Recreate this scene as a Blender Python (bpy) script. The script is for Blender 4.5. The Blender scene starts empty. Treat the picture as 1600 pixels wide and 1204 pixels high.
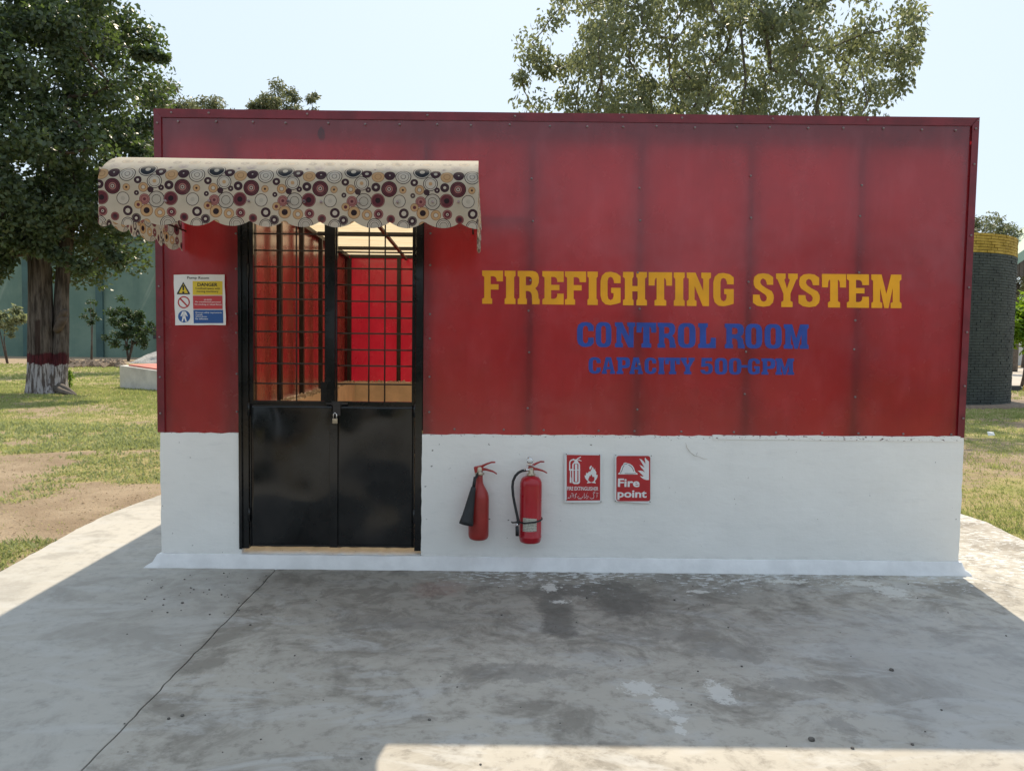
import bpy, bmesh, math, random
import numpy as np
from mathutils import Vector, Matrix

# ------------------------------------------------------------------ camera, world, sun
scene = bpy.context.scene
col = scene.collection
random.seed(7)
rng = np.random.default_rng(11)
R = math.radians

PITCH, ROLL, FPX, PX0, PY0, EYE, DIST = R(3.0), R(0.6), 1200.0, 744.0, 602.0, 1.475, 5.0
fw = Vector((0, math.cos(PITCH), -math.sin(PITCH)))
up0 = Vector((0, math.sin(PITCH), math.cos(PITCH)))
rt0 = Vector((1, 0, 0))
rt = rt0 * math.cos(ROLL) + up0 * math.sin(ROLL)
up = up0 * math.cos(ROLL) - rt0 * math.sin(ROLL)
EYEP = Vector((0, -DIST, EYE))
cam_data = bpy.data.cameras.new('camera')
cam = bpy.data.objects.new('camera', cam_data)
col.objects.link(cam)
cam.matrix_world = Matrix(((rt.x, up.x, -fw.x, EYEP.x), (rt.y, up.y, -fw.y, EYEP.y), (rt.z, up.z, -fw.z, EYEP.z), (0, 0, 0, 1)))
cam_data.sensor_fit = 'HORIZONTAL'
cam_data.sensor_width = 36.0
cam_data.lens = 36.0 * FPX / 1600.0
cam_data.shift_x = (800 - PX0) / 1600.0
cam_data.clip_end = 4000
cam_data.clip_start = 0.05
scene.camera = cam

SUN = Vector((0.16, 0.755, 1.0)).normalized()
world = bpy.data.worlds.new('World'); scene.world = world; world.use_nodes = True
wn = world.node_tree; wn.nodes.clear()
sky = wn.nodes.new('ShaderNodeTexSky'); sky.sky_type = 'NISHITA'; sky.sun_disc = False
sky.sun_elevation = math.asin(SUN.z); sky.sun_rotation = math.atan2(SUN.x, SUN.y)
sky.altitude = 200; sky.air_density = 1.0; sky.dust_density = 2.5; sky.ozone_density = 1.0
# milky midday haze over the clear-sky model
hz = wn.nodes.new('ShaderNodeMix'); hz.data_type = 'RGBA'; hz.inputs[0].default_value = .80; hz.inputs[7].default_value = (7.3, 8.55, 9.75, 1)
bg = wn.nodes.new('ShaderNodeBackground'); bg.inputs['Strength'].default_value = 0.10
wo = wn.nodes.new('ShaderNodeOutputWorld')
wn.links.new(sky.outputs[0], hz.inputs[6]); wn.links.new(hz.outputs[2], bg.inputs[0]); wn.links.new(bg.outputs[0], wo.inputs[0])
sun_data = bpy.data.lights.new('sun', 'SUN'); sun_data.energy = 5.0; sun_data.angle = R(0.5)
sun_data.color = (1.0, 0.86, 0.66)
sun = bpy.data.objects.new('sun', sun_data); col.objects.link(sun)
sun.rotation_euler = SUN.to_track_quat('Z', 'Y').to_euler(); sun.location = (4, 20, 25)
vs = scene.view_settings
vs.view_transform = 'Standard'; vs.look = 'None'; vs.gamma = 1.0; vs.use_curve_mapping = False
vs.exposure = 0.25
scene.cycles.max_bounces = 10
scene.cycles.diffuse_bounces = 5
scene.cycles.transmission_bounces = 8

# ------------------------------------------------------------------ helpers
def ray(px, py):
    return fw + rt * ((px - PX0) / FPX) - up * ((py - PY0) / FPX)
def onY(px, py, Y=0.0):            # where the sight line meets the upright plane y = Y
    d = ray(px, py); return EYEP + d * ((Y - EYEP.y) / d.y)
def onZ(px, py, Z=0.0):            # where it meets level Z
    d = ray(px, py); return EYEP + d * ((Z - EYEP.z) / d.z)

def tag(o, label=None, cat=None, group=None, kind=None):
    if label: o['label'] = label
    if cat: o['category'] = cat
    if group: o['group'] = group
    if kind: o['kind'] = kind
    return o
def empty(name, loc=(0, 0, 0)):
    o = bpy.data.objects.new(name, None); col.objects.link(o); o.location = loc
    o.empty_display_size = 0.2
    return o
def link(name, me, mat, parent=None):
    o = bpy.data.objects.new(name, me); col.objects.link(o)
    if mat is not None and not me.materials: me.materials.append(mat)
    if parent is not None:
        o.parent = parent; bpy.context.view_layer.update() if False else None
        o.matrix_parent_inverse = wmat(parent).inverted()
    return o
def wmat(o):
    m = Matrix.LocRotScale(o.location, o.rotation_euler, o.scale)
    if o.parent: m = wmat(o.parent) @ o.matrix_parent_inverse @ m
    return m
class MB:
    def __init__(s): s.v = []; s.f = []; s.sm = []
    def add(s, vs, fs, smooth=False):
        n = len(s.v); s.v += [tuple(v) for v in vs]; s.f += [tuple(i + n for i in f) for f in fs]; s.sm += [smooth] * len(fs); return s
    def box(s, x0, x1, y0, y1, z0, z1):
        vs = [(x, y, z) for z in (z0, z1) for y in (y0, y1) for x in (x0, x1)]
        return s.add(vs, [(0, 2, 3, 1), (4, 5, 7, 6), (0, 1, 5, 4), (2, 6, 7, 3), (0, 4, 6, 2), (1, 3, 7, 5)])
    def obox(s, c, ax, ay, az):      # centre and half-axis vectors
        c = Vector(c); ax = Vector(ax); ay = Vector(ay); az = Vector(az)
        vs = [c + ax * i + ay * j + az * k for k in (-1, 1) for j in (-1, 1) for i in (-1, 1)]
        return s.add(vs, [(0, 2, 3, 1), (4, 5, 7, 6), (0, 1, 5, 4), (2, 6, 7, 3), (0, 4, 6, 2), (1, 3, 7, 5)])
    def tube(s, pts, rad, n=8, cap=True):
        pts = [Vector(p) for p in pts]; rr = rad if hasattr(rad, '__len__') else [rad] * len(pts)
        vs = []; fs = []; prev = None
        for i, p in enumerate(pts):
            d = (pts[min(i + 1, len(pts) - 1)] - pts[max(i - 1, 0)])
            d = d.normalized() if d.length > 1e-9 else Vector((0, 0, 1))
            a = prev - d * prev.dot(d) if prev is not None else d.orthogonal()
            if a.length < 1e-6: a = d.orthogonal()
            a.normalize(); prev = a; b = d.cross(a)
            for k in range(n):
                t = 2 * math.pi * k / n
                vs.append(p + (a * math.cos(t) + b * math.sin(t)) * rr[i])
        for i in range(len(pts) - 1):
            for k in range(n):
                k2 = (k + 1) % n
                fs.append((i * n + k, i * n + k2, (i + 1) * n + k2, (i + 1) * n + k))
        if cap:
            fs.append(tuple(reversed(range(n)))); fs.append(tuple(range((len(pts) - 1) * n, len(pts) * n)))
        return s.add(vs, fs, True)
    def lathe(s, c, prof, n=24):     # prof = [(r,z)] about the vertical axis at c
        vs = []; fs = []
        for r, z in prof:
            for k in range(n):
                t = 2 * math.pi * k / n
                vs.append((c[0] + r * math.cos(t), c[1] + r * math.sin(t), c[2] + z))
        for i in range(len(prof) - 1):
            for k in range(n):
                k2 = (k + 1) % n
                fs.append((i * n + k, i * n + k2, (i + 1) * n + k2, (i + 1) * n + k))
        fs.append(tuple(reversed(range(n)))); fs.append(tuple(range((len(prof) - 1) * n, len(prof) * n)))
        return s.add(vs, fs, True)
    def mesh(s, name):
        me = bpy.data.meshes.new(name); me.from_pydata(s.v, [], s.f); me.polygons.foreach_set('use_smooth', s.sm); me.update(); return me
    def build(s, name, mat, parent=None, bevel=0, auto=None):
        o = link(name, s.mesh(name), mat, parent)
        if bevel:
            b = o.modifiers.new('bevel', 'BEVEL'); b.width = bevel; b.segments = 2; b.limit_method = 'ANGLE'
        return o
def fast_mesh(name, V, F, attrs=None, smooth=False):
    """V (n,3), F (m,k) with one k"""
    me = bpy.data.meshes.new(name); V = np.asarray(V, np.float32); F = np.asarray(F, np.int32)
    k = F.shape[1]
    me.vertices.add(len(V)); me.vertices.foreach_set('co', V.ravel())
    me.loops.add(F.size); me.loops.foreach_set('vertex_index', F.ravel())
    me.polygons.add(len(F)); me.polygons.foreach_set('loop_start', np.arange(0, F.size, k, dtype=np.int32))
    me.polygons.foreach_set('loop_total', np.full(len(F), k, np.int32))
    if smooth: me.polygons.foreach_set('use_smooth', np.ones(len(F), bool))
    for an, av in (attrs or {}).items():
        a = me.attributes.new(an, 'FLOAT', 'POINT'); a.data.foreach_set('value', np.asarray(av, np.float32))
    me.update(calc_edges=True); me.validate()
    return me
# smooth value noise in numpy
_tab = np.random.default_rng(3).random((256, 256))
def vnoise(x, y):
    xi = np.floor(x).astype(int); yi = np.floor(y).astype(int); fx = x - xi; fy = y - yi
    fx = fx * fx * (3 - 2 * fx); fy = fy * fy * (3 - 2 * fy)
    g = lambda a, b: _tab[a & 255, b & 255]
    return (g(xi, yi) * (1 - fx) + g(xi + 1, yi) * fx) * (1 - fy) + (g(xi, yi + 1) * (1 - fx) + g(xi + 1, yi + 1) * fx) * fy
def fbm(x, y, o=4):
    s = 0; a = .5; t = 0
    for i in range(o):
        s = s + a * vnoise(x * 2 ** i + 17 * i, y * 2 ** i + 9 * i); t += a; a *= .5
    return s / t

# ---- node material helper
class M:
    def __init__(s, name):
        s.m = bpy.data.materials.new(name); s.m.use_nodes = True; s.t = s.m.node_tree; s.t.nodes.clear()
        s.out = s.n('ShaderNodeOutputMaterial')
        s.geo = None
    def n(s, typ, **kw):
        x = s.t.nodes.new(typ)
        for k, v in kw.items(): setattr(x, k, v)
        return x
    def set(s, sock, v):
        if isinstance(v, bpy.types.NodeSocket): s.t.links.new(v, sock)
        else:
            if hasattr(sock.default_value, '__len__') and hasattr(v, '__len__') and len(v) == 3 and len(sock.default_value) == 4: v = (*v, 1)
            sock.default_value = v
    def pos(s):
        if s.geo is None: s.geo = s.n('ShaderNodeNewGeometry')
        return s.geo.outputs['Position']
    def obj(s): return s.n('ShaderNodeTexCoord').outputs['Object']
    def sep(s, v):
        x = s.n('ShaderNodeSeparateXYZ'); s.set(x.inputs[0], v); return x.outputs
    def comb(s, x, y, z):
        c = s.n('ShaderNodeCombineXYZ'); s.set(c.inputs[0], x); s.set(c.inputs[1], y); s.set(c.inputs[2], z); return c.outputs[0]
    def scale(s, v, sc):
        x = s.n('ShaderNodeVectorMath', operation='MULTIPLY'); s.set(x.inputs[0], v); s.set(x.inputs[1], sc); return x.outputs[0]
    def math(s, op, a, b=0.0, c=0.0, clamp=False):
        x = s.n('ShaderNodeMath', operation=op, use_clamp=clamp); s.set(x.inputs[0], a); s.set(x.inputs[1], b)
        if op in ('MULTIPLY_ADD', 'COMPARE', 'SMOOTH_MIN'): s.set(x.inputs[2], c)
        return x.outputs[0]
    def noise(s, v, sc=5, det=4, rough=.55, dist=0.0):
        x = s.n('ShaderNodeTexNoise'); s.set(x.inputs['Vector'], v); x.inputs['Scale'].default_value = sc
        x.inputs['Detail'].default_value = det; x.inputs['Roughness'].default_value = rough; x.inputs['Distortion'].default_value = dist
        return x.outputs[0]
    def voro(s, v, sc=5, feature='F1'):
        x = s.n('ShaderNodeTexVoronoi', feature=feature); s.set(x.inputs['Vector'], v); x.inputs['Scale'].default_value = sc; return x.outputs[0]
    def step(s, v, a, b):            # smooth 0..1 between a and b
        x = s.n('ShaderNodeMapRange', interpolation_type='SMOOTHSTEP'); s.set(x.inputs[0], v)
        x.inputs[1].default_value = min(a, b); x.inputs[2].default_value = max(a, b)
        x.inputs[3].default_value = 0.0 if a < b else 1.0; x.inputs[4].default_value = 1.0 if a < b else 0.0
        return x.outputs[0]
    def mix(s, f, a, b, mode='MIX'):
        x = s.n('ShaderNodeMix', data_type='RGBA', blend_type=mode); s.set(x.inputs[0], f); s.set(x.inputs[6], a); s.set(x.inputs[7], b); return x.outputs[2]
    def mul(s, a, b): return s.math('MULTIPLY', a, b)
    def addn(s, a, b): return s.math('ADD', a, b)
    def bump(s, h, st=.3, d=.01, nrm=None):
        x = s.n('ShaderNodeBump'); x.inputs['Strength'].default_value = st; x.inputs['Distance'].default_value = d; s.set(x.inputs['Height'], h)
        if nrm is not None: s.set(x.inputs['Normal'], nrm)
        return x.outputs[0]
    def pbr(s, color, rough=.6, spec=.5, metal=0.0, normal=None, coat=0, coat_rough=.1, out=True):
        x = s.n('ShaderNodeBsdfPrincipled'); s.set(x.inputs['Base Color'], color); s.set(x.inputs['Roughness'], rough)
        s.set(x.inputs['Specular IOR Level'], spec); s.set(x.inputs['Metallic'], metal)
        if normal is not None: s.set(x.inputs['Normal'], normal)
        s.set(x.inputs['Coat Weight'], coat); x.inputs['Coat Roughness'].default_value = coat_rough
        if out: s.t.links.new(x.outputs[0], s.out.inputs[0])
        return x.outputs[0]
    def translucent(s, shader, tcol, fac, normal=None):
        t = s.n('ShaderNodeBsdfTranslucent'); s.set(t.inputs[0], tcol)
        mx = s.n('ShaderNodeMixShader'); s.set(mx.inputs[0], fac); s.t.links.new(shader, mx.inputs[1]); s.t.links.new(t.outputs[0], mx.inputs[2])
        s.t.links.new(mx.outputs[0], s.out.inputs[0])
def attr(m, name):
    x = m.n('ShaderNodeAttribute'); x.attribute_name = name; return x.outputs['Fac']

# ------------------------------------------------------------------ materials
def simple(name, c, rough=.6, var=.15, sc=12, bump=.15, metal=0.0, spec=.5, coat=0):
    m = M(name); p = m.pos(); n = m.noise(p, sc, 5, .6)
    d = tuple(max(0, x * (1 - var)) for x in c); l = tuple(min(1, x * (1 + var)) for x in c)
    m.pbr(m.mix(m.step(n, .3, .7), d, l), m.math('MULTIPLY_ADD', n, .2, rough - .1), spec, metal, m.bump(m.noise(p, sc * 8, 3), bump, .002), coat); return m.m

def mk_whitewash():
    m = M('whitewashed_plaster'); p = m.pos()
    n = m.noise(p, 2.2, 6, .6); n2 = m.noise(m.scale(p, (1, 1, 3.5)), 5, 6, .65); fine = m.noise(p, 60, 4, .6)
    c = m.mix(m.step(n, .35, .7), (.82, .82, .80), (.86, .86, .84))
    c = m.mix(m.mul(m.step(n2, .52, .75), .22), c, (.60, .61, .61))
    # worn scuffs, little chips of grey mortar
    sp = m.noise(p, 26, 3, .55); spm = m.mul(m.step(sp, .705, .72), m.step(m.noise(p, 2.7, 2), .42, .55))
    c = m.mix(spm, c, (.17, .16, .15))
    # splash dirt at the foot
    z = m.sep(p)[2]
    foot = m.mul(m.step(z, .13, .06), m.step(m.noise(m.scale(p, (1, 1, 2.5)), 9, 5, .7), .42, .62))
    c = m.mix(m.mul(foot, .3), c, (.42, .41, .40))
    edge = m.mul(m.math('COMPARE', z, .90, .022), m.step(m.noise(m.scale(p, (1, 1, 2)), 38, 4, .75), .57, .64))
    c = m.mix(edge, c, (.10, .03, .03))
    h = m.addn(m.mul(m.noise(m.scale(p, (1, 1, 2.2)), 7, 5), 1.0), m.mul(fine, .22))
    m.pbr(c, .75, .3, 0, m.bump(h, .35, .010)); return m.m
WHITE = mk_whitewash()
SKIRTM = simple('thick_limewash', (.745, .75, .76), .75, .07, 7, .7)

def mk_red(name, base, tcol, tf, haze=.4, mark=False, br=.35):
    m = M(name); p = m.pos(); x, y, z = m.sep(p)
    big = m.noise(p, 1.1, 5, .55, .4); mid = m.noise(m.scale(p, (1, 1, .45)), 5.5, 6, .65)
    brush = m.noise(m.scale(p, (14, 14, 1.1)), 3.0, 5, .6)
    c = m.mix(m.step(big, .32, .68), tuple(v * .80 for v in base), tuple(v * 1.12 for v in base))
    c = m.mix(m.mul(m.step(mid, .44, .68), .5), c, (base[0] * 1.3, base[1] * 3.2, base[2] * 2.8))
    c = m.mix(m.mul(m.step(brush, .5, .75), br), c, tuple(v * .55 for v in base))
    grime = m.mul(m.step(m.noise(m.scale(p, (1, 1, .7)), 2.6, 8, .72, .8), .52, .66), .35); c = m.mix(grime, c, (base[0] * .5, base[1] * .9, base[2] * .9))
    drip = m.mul(m.step(m.noise(m.scale(p, (30, 30, .8)), 1.7, 3, .6), .70, .78), m.step(m.noise(p, 1.7, 2), .5, .7))
    c = m.mix(m.mul(drip, .35), c, tuple(v * .35 for v in base))
    if mark:                         # a smear of black paint high on the sheet
        q = onY(502, 208)
        dx = m.math('DIVIDE', m.math('SUBTRACT', x, q.x), .028); dz = m.math('DIVIDE', m.math('SUBTRACT', z, q.z), .045)
        rd = m.addn(m.math('SQRT', m.addn(m.mul(dx, dx), m.mul(dz, dz))), m.math('MULTIPLY_ADD', m.noise(m.scale(p, (1, 1, .3)), 45, 4), 2.2, -1.1))
        c = m.mix(m.mul(m.step(rd, 1.1, .7), .85), c, (.02, .012, .014))
    h = m.addn(m.mul(m.noise(p, 1.6, 3), 1.0), m.addn(m.mul(m.noise(m.scale(p, (1, 1, .3)), 42, 4), .05), m.mul(m.noise(p, 9, 4), .07)))
    rr = m.math('MULTIPLY_ADD', m.noise(p, 3.2, 5, .6), .30, .10)
    sh = m.pbr(c, rr, 1.0, 0, m.bump(h, .6, .02), .55, .14, out=False)
    tc = m.mix(m.step(m.noise(p, 1.5, 5, .6), .3, .7), tuple(v * .7 for v in tcol), tcol)
    m.translucent(sh, tc, tf); return m.m
RED = mk_red('red_fibreglass_sheet', (.29, .022, .032), (.60, .026, .042), .50, mark=True)
REDL = mk_red('red_fibreglass_left_sheet', (.30, .045, .040), (.35, .04, .035), .10, br=.12)
REDB = mk_red('red_fibreglass_back_sheet', (.26, .018, .030), (.60, .010, .036), .25)
TRIM = simple('maroon_painted_flashing', (.16, .016, .026), .42, .22, 7, .2)
def mk_roofsheet():
    m = M('cream_translucent_roof'); p = m.pos()
    g = m.noise(m.scale(p, (1.0, 6, 1)), 2.2, 7, .68, .6); st = m.noise(m.scale(p, (1.2, 9, 1)), 1.3, 6, .7, .8)
    c = m.mix(m.step(g, .3, .7), (.70, .56, .34), (.88, .76, .52))
    c = m.mix(m.step(st, .60, .72), c, (.30, .19, .09))
    sh = m.pbr((.6, .52, .38), .6, .3, out=False); m.translucent(sh, c, .55); return m.m
ROOFM = mk_roofsheet()
def mk_blackdoor(name='black_gloss_enamel', warp=True):
    m = M(name); p = m.pos()
    h = m.noise(m.scale(p, (1, 1, .8)), 1.7, 1, .4)
    nrm = m.bump(h, 1.0, .10) if warp else m.bump(m.noise(p, 20, 3), .15, .004)
    sm = m.noise(p, 4, 5, .6)
    m.pbr(m.mix(m.step(sm, .3, .7), (.006, .007, .008), (.016, .016, .017)), m.math('MULTIPLY_ADD', sm, .14, .05), .38, 0, nrm); return m.m
BLACKP = mk_blackdoor(); BLACKF = mk_blackdoor('black_enamel_steel', False)
STEEL = simple('primer_dark_steel', (.022, .018, .018), .5, .4, 6)
RUSTY = simple('rusty_brown_steel', (.07, .03, .024), .6, .4, 6)
GALV = simple('zinc_screw', (.27, .20, .20), .4, .2, 30, metal=.3)
CREAM = simple('cream_inner_plaster', (.62, .50, .37), .8, .15, 3, .4)
FLOORIN = simple('pale_floor_screed', (.55, .46, .35), .8, .15, 3, .4)
MORTAR = simple('mortar_rubble', (.40, .33, .26), .9, .4, 20, .5)
YEL = simple('yellow_vinyl', (.80, .36, .004), .6, .10, 4, .05)
BLU = simple('blue_vinyl', (.012, .055, .32), .55, .15, 9, .05)
EXT1 = simple('faded_red_enamel', (.30, .026, .022), .38, .12, 9, .05)
EXT2 = simple('bright_red_enamel', (.38, .006, .016), .30, .05, 9, .03, coat=.15)
LEVER = simple('red_lever_paint', (.33, .02, .02), .35, .2, 20)
BRASS = simple('dull_brass', (.42, .36, .27), .35, .3, 30, metal=.7)
CHROME = simple('chrome', (.7, .7, .72), .2, .2, 40, metal=1.0)
RUBBER = simple('black_rubber', (.014, .016, .019), .55, .3, 20)
PAPER = simple('sign_white_board', (.74, .75, .76), .45, .03, 6, .05)
SRED = simple('sign_red_print', (.43, .018, .025), .42, .07, 8, .03)
SPALE = simple('sign_pale_red_print', (.50, .045, .055), .45, .07, 8, .03)
SWHITE = simple('sign_white_print', (.74, .75, .76), .45, .04, 8, .03)
SYEL = simple('sign_yellow_print', (.68, .52, .035), .45, .05, 8, .03)
SBLUE = simple('sign_blue_print', (.015, .085, .30), .45, .05, 8, .03)
SBLACK = simple('sign_black_print', (.014, .013, .013), .5, .1, 8, .03)
LABELM = simple('silver_label', (.48, .47, .40), .4, .25, 60, .03)

def mk_concrete():
    m = M('trowelled_concrete'); p = m.pos(); x, y, z = m.sep(p)
    big = m.noise(p, .55, 6, .6, .5); mid = m.noise(p, 2.1, 8, .68, .6); fine = m.noise(p, 14, 6, .7); grain = m.noise(p, 120, 2, .5)
    sw = m.noise(m.scale(p, (1.0, 2.3, 1)), 1.3, 7, .66, 1.4)
    c = m.mix(m.step(big, .3, .7), (.35, .33, .29), (.46, .435, .385))
    c = m.mix(m.mul(m.step(mid, .47, .62), .85), c, (.215, .198, .170))
    c = m.mix(m.mul(m.step(sw, .50, .64), .75), c, (.44, .435, .415))
    c = m.mix(m.mul(m.step(fine, .50, .68), .5), c, (.16, .145, .125))
    pale = m.mul(m.step(m.noise(m.scale(p, (1, 1.8, 1)), 4.5, 8, .74, 1.0), .55, .66), m.step(m.noise(p, .9, 3), .4, .6))
    c = m.mix(m.mul(pale, .5), c, (.48, .475, .455))
    # the area before the door and under the extinguishers is darker, greyer cement
    def blob(cx, cy, rx, ry, e0=.75, e1=1.15, w=.35, ns=3.0):
        dx = m.math('DIVIDE', m.math('SUBTRACT', x, cx), rx); dy = m.math('DIVIDE', m.math('SUBTRACT', y, cy), ry)
        r = m.math('SQRT', m.addn(m.mul(dx, dx), m.mul(dy, dy)))
        r = m.addn(r, m.math('MULTIPLY_ADD', m.noise(p, ns, 8, .78, .6), 4.4 * w, -2.2 * w)); return m.step(r, e1, e0)
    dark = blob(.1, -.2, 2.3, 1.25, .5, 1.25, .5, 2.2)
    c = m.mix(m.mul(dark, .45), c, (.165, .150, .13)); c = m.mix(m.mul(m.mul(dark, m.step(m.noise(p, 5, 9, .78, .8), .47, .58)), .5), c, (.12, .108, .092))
    wet = m.math('MAXIMUM', m.math('MAXIMUM', blob(.86, -.55, .19, .40, .6, 1.1, .4, 7), blob(.46, -.80, .12, .5, .6, 1.1, .4, 7)), blob(.58, -.42, .33, .15, .6, 1.1, .4, 7))
    c = m.mix(m.mul(wet, .66), c, (.085, .08, .072))
    rust = blob(-.22, -.42, .2, .2, .3, 1.1, .5, 6)
    c = m.mix(m.mul(rust, .35), c, (.20, .09, .07))
    # pale left slab
    left = m.step(x, -1.30, -1.40)
    c = m.mix(m.mul(left, .42), c, (.46, .455, .43))
    blue = blob(2.6, -1.5, 1.5, .9, .3, 1.2, .5, 1.5)
    c = m.mix(m.mul(blue, .45), c, (.43, .44, .44))
    # lime / paint splashes
    sp = m.addn(m.noise(m.scale(p, (1, 2.0, 1)), 15, 5, .7), m.addn(m.mul(m.step(y, -.42, -.02), .10), m.math('MULTIPLY_ADD', m.noise(p, 1.9, 3), .3, -.15)))
    spl = m.mul(m.step(sp, .63, .655), m.mul(m.step(y, -.70, -.35), m.step(x, -.6, .3)))
    c = m.mix(m.mul(spl, .8), c, (.58, .60, .61))
    for (cx, cy, rx, ry) in ((.465, -.37, .055, .085), (.50, -.63, .05, .03), (.72, -1.74, .075, .07), (.79, -1.90, .05, .075), (1.06, -1.78, .055, .11), (.82, -2.02, .03, .04), (.80, -2.11, .025, .04), (2.55, -.38, .10, .12), (2.45, -.22, .12, .06), (1.36, -.42, .07, .03), (1.98, -.2, .12, .04)):
        bl = blob(cx, cy, rx, ry, .85, .95, 1.0, 26)
        c = m.mix(m.mul(bl, .8), c, (.58, .575, .545))
    for (cx, cy, rx, ry) in ((1.30, -1.32, .20, .16), (1.42, -1.70, .22, .09), (1.0, -1.12, .22, .10), (1.45, -2.05, .06, .14), (-.4, -1.0, .4, .12), (.2, -1.6, .3, .12)):
        bl = blob(cx, cy, rx, ry, .6, 1.0, .9, 11)
        c = m.mix(m.mul(bl, .45), c, (.19, .18, .165))
    h = m.addn(m.mul(mid, .6), m.addn(m.mul(fine, .35), m.mul(grain, .12)))
    m.pbr(c, m.math('MULTIPLY_ADD', fine, .25, .62), .3, 0, m.bump(h, .5, .008)); return m.m
CONC = mk_concrete()

def mk_ground():
    m = M('lawn_soil'); p = m.pos(); g = attr(m, 'grass')
    n = m.noise(p, 1.2, 7, .65); f = m.noise(p, 14, 6, .7); y = m.sep(p)[1]
    soil = m.mix(m.step(n, .3, .7), (.25, .19, .13), (.37, .295, .21))
    soil = m.mix(m.mul(m.step(f, .52, .72), .5), soil, (.19, .14, .095))
    gr = m.mix(m.step(m.noise(p, .8, 6, .65), .33, .66), (.40, .32, .18), (.29, .285, .11))
    gr = m.mix(m.mul(m.step(m.noise(p, 9, 6, .75), .5, .68), .5), gr, (.16, .17, .05))
    gr = m.mix(m.mul(m.step(m.noise(p, 2.6, 7, .75), .52, .64), .6), gr, (.30, .22, .12))
    c = m.mix(m.step(m.addn(g, m.math('MULTIPLY_ADD', m.addn(f, m.noise(p, 3.5, 6, .7)), .75, -.75)), .30, .70), soil, gr)
    m.pbr(c, .95, .1, 0, m.bump(m.addn(f, m.noise(p, 50, 3)), .8, .03)); return m.m
GROUND = mk_ground()
def mk_leaf(name, dark, light, tl, tf=.35, rough=.5):
    m = M(name); t = attr(m, 'tint')
    c = m.mix(t, dark, light); sh = m.pbr(c, rough, .35, out=False)
    m.translucent(sh, m.mix(t, tuple(v * .7 for v in tl), tl), tf); return m.m
LEAF_L = mk_leaf('broad_green_leaf', (.042, .064, .046), (.105, .14, .078), (.17, .26, .06), .32, .40)
LEAF_M = mk_leaf('olive_drooping_leaf', (.11, .135, .085), (.23, .25, .15), (.30, .34, .15), .42)
LEAF_F = mk_leaf('grey_green_leaf', (.13, .15, .09), (.24, .25, .15), (.22, .24, .09), .35)
LEAF_D = mk_leaf('dark_leaf', (.02, .04, .018), (.05, .085, .03), (.08, .14, .025), .3)
LEAF_B = mk_leaf('bright_green_leaf', (.06, .13, .01), (.16, .28, .02), (.32, .50, .03), .45)
BLADE = mk_leaf('grass_blade', (.25, .31, .10), (.52, .49, .25), (.48, .54, .18), .42, .7)
WEED = mk_leaf('weed_leaf', (.24, .29, .12), (.42, .44, .22), (.45, .5, .2), .4, .6)

def mk_bark():
    m = M('painted_bark'); o = m.pos(); x, y, z = m.sep(o)
    fur = m.noise(m.scale(o, (9, 9, 1.1)), 1.5, 5, .65); edge = m.noise(o, 5, 4, .6)
    bark = m.mix(m.step(fur, .35, .65), (.042, .034, .029), (.145, .122, .104))
    lime = m.mix(m.step(fur, .42, .56), (.10, .08, .072), (.40, .375, .375))
    mar = m.mix(m.step(fur, .35, .6), (.03, .010, .012), (.09, .020, .024))
    zz = m.addn(z, m.math('MULTIPLY_ADD', edge, .36, -.18))
    c = m.mix(m.step(zz, .78, .82), lime, mar); c = m.mix(m.step(zz, 1.08, 1.16), c, bark)
    stain = m.mul(m.math('COMPARE', x, -12.42, .07), m.mul(m.step(zz, 1.0, 1.1), m.step(zz, 2.1, 2.0)))
    c = m.mix(m.mul(stain, .7), c, (.03, .014, .012))
    m.pbr(c, .9, .15, 0, m.bump(m.addn(fur, m.mul(m.noise(o, 30, 4), .2)), 1.0, .05)); return m.m
BARKP = mk_bark()
BARK = simple('brown_bark', (.085, .065, .052), .9, .35, 5, .6)
BARKG = simple('grey_bark', (.13, .11, .095), .9, .3, 5, .6)

def mk_green_wall():
    m = M('green_painted_wall'); p = m.pos()
    n = m.noise(p, .22, 6, .65); s = m.noise(m.scale(p, (1, 1, .12)), .9, 5, .6)
    sx = m.sep(p); diag = m.noise(m.comb(m.addn(sx[0], m.mul(sx[2], -.45)), 0.0, m.mul(sx[2], .08)), .8, 4, .6)
    c = m.mix(m.step(n, .3, .7), (.105, .17, .14), (.175, .245, .195))
    c = m.mix(m.mul(m.step(s, .5, .8), .4), c, (.07, .125, .11))
    c = m.mix(m.mul(m.step(diag, .60, .72), .4), c, (.33, .38, .31))
    m.pbr(c, .85, .2); return m.m
GREENW = mk_green_wall()
GREEND = simple('dark_green_paint', (.05, .10, .095), .8, .2, .5, .1)
def mk_tankbrick(name, a, b):
    m = M(name); p = m.pos(); m.pbr(m.mix(m.step(m.noise(p, 3, 6, .7), .35, .65), a, b), .75, .3, 0, m.bump(m.noise(p, 30, 4), .5, .01)); return m.m
TBLACK = mk_tankbrick('dark_green_black_brick', (.036, .044, .042), (.056, .068, .062))
TYEL = mk_tankbrick('yellow_painted_brick', (.30, .20, .025), (.46, .32, .06))
LIMEW = simple('limewashed_chamber', (.62, .60, .57), .85, .15, 2, .4)
REDTOP = simple('red_oxide_paint', (.55, .16, .12), .6, .12, 2, .2)
GRAVEL = simple('grey_gravel', (.34, .33, .31), .9, .35, 9, .8)
ROADM = simple('pale_road_concrete', (.42, .37, .32), .9, .12, .3, .2)
PGREEN = simple('pale_green_fascia', (.26, .38, .31), .6, .08, 1, .05)
CORR = simple('dark_corrugated_sheet', (.085, .07, .055), .6, .25, 2, .1)  # even dark brown base colour of the sheeting
SHEDW = simple('white_boundary_wall', (.60, .58, .54), .85, .08, 1, .2)
KYEL = simple('yellow_kerb_paint', (.55, .34, .03), .7, .15, 5, .2)
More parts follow.
